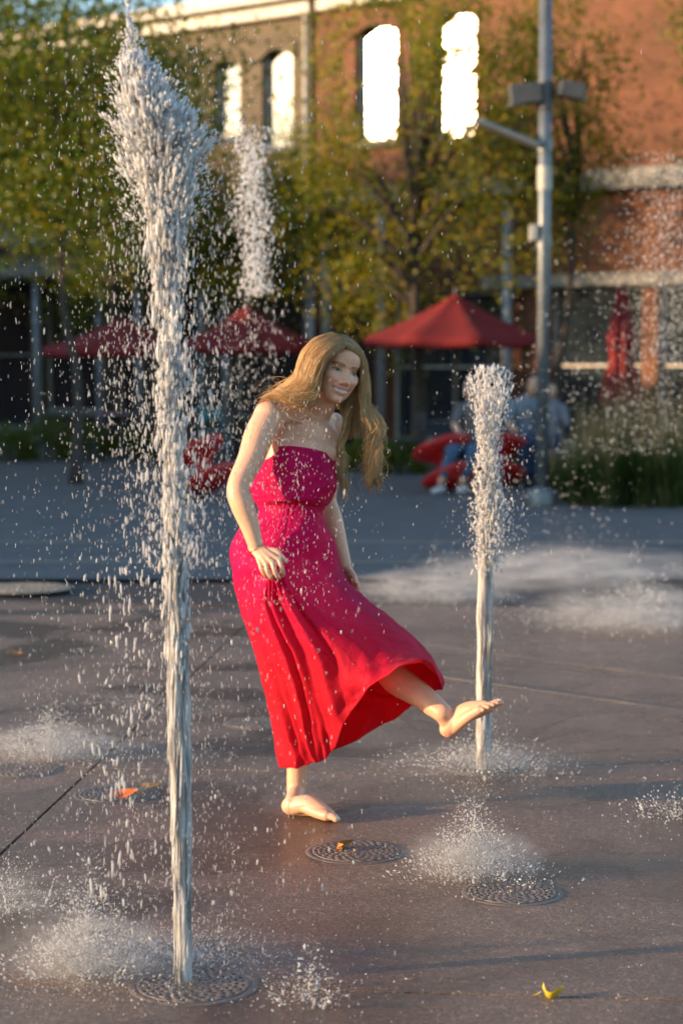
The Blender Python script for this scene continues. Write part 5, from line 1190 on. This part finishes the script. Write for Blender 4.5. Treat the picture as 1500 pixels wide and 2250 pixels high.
def puff_mat(name, dens, seed):
    m = bpy.data.materials.new(name); m.use_nodes = True; nt = m.node_tree; L = nt.links; nt.nodes.remove(nt.nodes['Principled BSDF'])
    pv = node(nt, 'ShaderNodeVolumePrincipled'); pv.inputs['Color'].default_value = (.96, .96, .96, 1); pv.inputs['Anisotropy'].default_value = .2
    tc = node(nt, 'ShaderNodeTexCoord'); ln = node(nt, 'ShaderNodeVectorMath', operation='LENGTH'); L.new(tc.outputs['Object'], ln.inputs[0])
    r = ramp(nt, [(0.0, (1, 1, 1)), (.55, (.35, .35, .35)), (1.0, (0, 0, 0))]); L.new(ln.outputs['Value'], r.inputs['Fac'])
    n = node(nt, 'ShaderNodeTexNoise', Scale=3.4, Detail=6.0, Roughness=.7); n.noise_dimensions = '4D'; n.inputs['W'].default_value = seed; L.new(tc.outputs['Object'], n.inputs['Vector'])
    r2 = ramp(nt, [(.44, (0, 0, 0)), (.66, (1, 1, 1))]); L.new(n.outputs['Fac'], r2.inputs['Fac'])
    mu = node(nt, 'ShaderNodeMath', operation='MULTIPLY'); L.new(r.outputs['Color'], mu.inputs[0]); L.new(r2.outputs['Color'], mu.inputs[1])
    m2 = node(nt, 'ShaderNodeMath', operation='MULTIPLY'); L.new(mu.outputs['Value'], m2.inputs[0]); m2.inputs[1].default_value = dens; L.new(m2.outputs['Value'], pv.inputs['Density'])
    L.new(pv.outputs['Volume'], nt.nodes['Material Output'].inputs['Volume']); return m
# ---- splashes where the water comes down
def splash(px, py, R_, h, n, seed, label, crown=0, mistn=0, rmax=.0042, puff=0.0, dx=0.0):
    c = G(px, py); r = np.random.default_rng(seed); e = empty('water_splash', (c[0], c[1], 0), label=label, cat='water splash', group='splashes on the wet paving')
    a = r.uniform(0, 6.28, n); d = R_ * np.abs(r.normal(size=n)) * .62; hh = h * np.exp(-(d / R_) ** 2 * 1.4) * np.abs(r.normal(size=n)) * .55 + .003
    C = np.column_stack((d * np.cos(a), d * np.sin(a) * 1.0, hh)); ax = np.column_stack((np.cos(a) * .9, np.sin(a) * .9, .7 + r.normal(size=n) * .6))
    rad = .0005 + (rmax * .75 - .0005) * r.uniform(0, 1, n) ** 4.0
    V, F = drops(C, rad, ax, r.uniform(1.0, 2.6, n), ICO1); put('drops', mesh_np('drops', V, F), DROP, e, kind='stuff')
    if mistn:
        a = r.uniform(0, 6.28, mistn); d = R_ * .6 * np.abs(r.normal(size=mistn)) * .7; hh = h * .75 * np.exp(-(d / R_) ** 2 * 2) * np.abs(r.normal(size=mistn)) * .8 + .002
        C = np.column_stack((d * np.cos(a), d * np.sin(a), hh)); ax = np.column_stack((np.cos(a), np.sin(a), .9 + 0 * a))
        V, F = drops(C, .0004 + .0007 * r.uniform(0, 1, mistn) ** 2, ax, r.uniform(1, 4, mistn), ICO1); put('mist', mesh_np('mist', V, F), MIST, e, kind='stuff')
    if puff:
        V, F = ICO3; o = put('spray_cloud', mesh_np('spray_cloud', V, F), puff_mat('spray_cloud_%d' % seed, puff, seed), e, (dx, 0, h * .30), kind='stuff'); o.scale = (R_ * 1.25, R_ * .95, h * .50)
    if crown:
        crown = int(crown * .25)
        Cc = []; Rr = []; A = []; S = []
        for k in range(crown):
            a = r.uniform(0, 6.28); d0 = R_ * r.uniform(.1, .75); ln_ = h * r.uniform(.25, .8); o = np.array((math.cos(a), math.sin(a), 0))
            for t in np.linspace(0, 1, 9): Cc.append(o * (d0 + ln_ * .6 * t) + np.array((0, 0, .004 + ln_ * (t - .45 * t * t))) + r.normal(size=3) * .002); Rr.append(.0045 * (1 - .75 * t) * r.uniform(.6, 1.2)); A.append(o * .7 + np.array((0, 0, 1 - .8 * t))); S.append(2.2)
        V, F = drops(np.array(Cc), np.array(Rr), np.array(A), np.array(S), ICO1); put('crown', mesh_np('crown', V, F), FOAM, e, kind='stuff')
    return e
splash(195, 2140, .20, .20, 4600, 71, 'white splash on the paving left of the tall jet foot', 46, 3600, puff=16.9)
splash(1040, 1925, .19, .20, 4400, 72, 'white splash on the paving at lower right', 34, 3600, puff=14.8)
splash(110, 1662, .30, .16, 4200, 73, 'broad splash at the left edge behind the tall jet', 40, 3600, puff=9.5)
splash(1062, 1692, .34, .12, 4200, 74, 'scattered splash round the foot of the short right jet', 20, 1800, puff=4.2)
splash(960, 1318, .55, .26, 2600, 75, 'blurred splash right behind the hanging hand', 40, 2600, .006, puff=2.4*3.7)
splash(1400, 1378, .60, .30, 3400, 76, 'blurred bright splash far back at the right edge', 60, 3200, .007, puff=2.6*3.2)
splash(1250, 1282, .9, .34, 1600, 77, 'faint mist band behind the right jet', 0, 4200, .005, puff=2.4*2.3)
splash(680, 2196, .12, .10, 500, 78, 'small ragged splash at the bottom centre', 24, 300)
splash(20, 2010, .22, .16, 900, 79, 'splash entering at the lower left edge', 14, 700, puff=6.3)
splash(420, 2120, .34, .07, 2200, 80, 'low spray ring round the foot of the tall jet', 16, 900, .003, puff=4.2)
splash(1480, 1800, .22, .10, 700, 82, 'small splash at the right edge level with the bare foot', 10, 300)
splash(300, 1560, .40, .07, 800, 83, 'thin sprinkle between the tall jet and the left splash', 0, 300, .003)

# ---- drops in the air and on the ground everywhere
r = np.random.default_rng(91); n = 2600
C = np.array([P(x, y, Y) for x, y, Y in zip(np.clip(r.normal(420, 330, n), -20, 1520), r.uniform(0, 2200, n), r.uniform(4.2, 7.4, n))]); ok = C[:, 2] > .01; C = C[ok]; n = len(C)
V, F = drops(C, .0004 + .0008 * r.uniform(0, 1, n) ** 3, np.column_stack((r.normal(size=n) * .12, r.normal(size=n) * .12, np.ones(n))), r.uniform(3, 10, n))
put('airborne_drops', mesh_np('airborne_drops', V, F), DROP, label='fine drops drifting through the air between the jets', cat='water drops', kind='stuff')
n = 900; C = np.array([P(x, y, Y) for x, y, Y in zip(r.normal(620, 70, n), r.uniform(880, 1330, n), r.uniform(5.6, 6.25, n))])
V, F = drops(C, .0004 + .0006 * r.uniform(0, 1, n) ** 2, np.column_stack((r.normal(size=n) * .25, r.normal(size=n) * .1, np.ones(n))), r.uniform(4, 10, n))
put('airborne_drops', mesh_np('airborne_drops', V, F), DROP, label='fine drops falling in front of the pink dress', cat='water drops', kind='stuff')
n = 120; C = np.array([P(x, y, Y) for x, y, Y in zip(r.uniform(20, 780, n), r.uniform(900, 2100, n), r.uniform(4.3, 5.4, n))]); 
V, F = drops(C, .0012 + .0022 * r.uniform(0, 1, n) ** 2, np.column_stack((r.normal(size=n) * .1, r.normal(size=n) * .1, np.ones(n))), r.uniform(1.5, 3.5, n), ICO2)
put('airborne_drops', mesh_np('airborne_drops', V, F), DROP, label='larger drops falling in the foreground at the left', cat='water drops', kind='stuff')
n = 9000; x = r.uniform(-1.6, 1.9, n); y = 4.1 + 7 * r.uniform(0, 1, n) ** 1.6; C = np.column_stack((x, y, np.full(n, .003) + np.abs(r.normal(size=n)) * .012))
a = r.uniform(0, 6.28, n); V, F = drops(C, .0005 + .0012 * r.uniform(0, 1, n) ** 4, np.column_stack((np.cos(a), np.sin(a), .5 + 0 * a)), r.uniform(1, 2.5, n))
put('bouncing_drops', mesh_np('bouncing_drops', V, F), DROP, label='small drops bouncing off the wet brown paving', cat='water drops', kind='stuff')
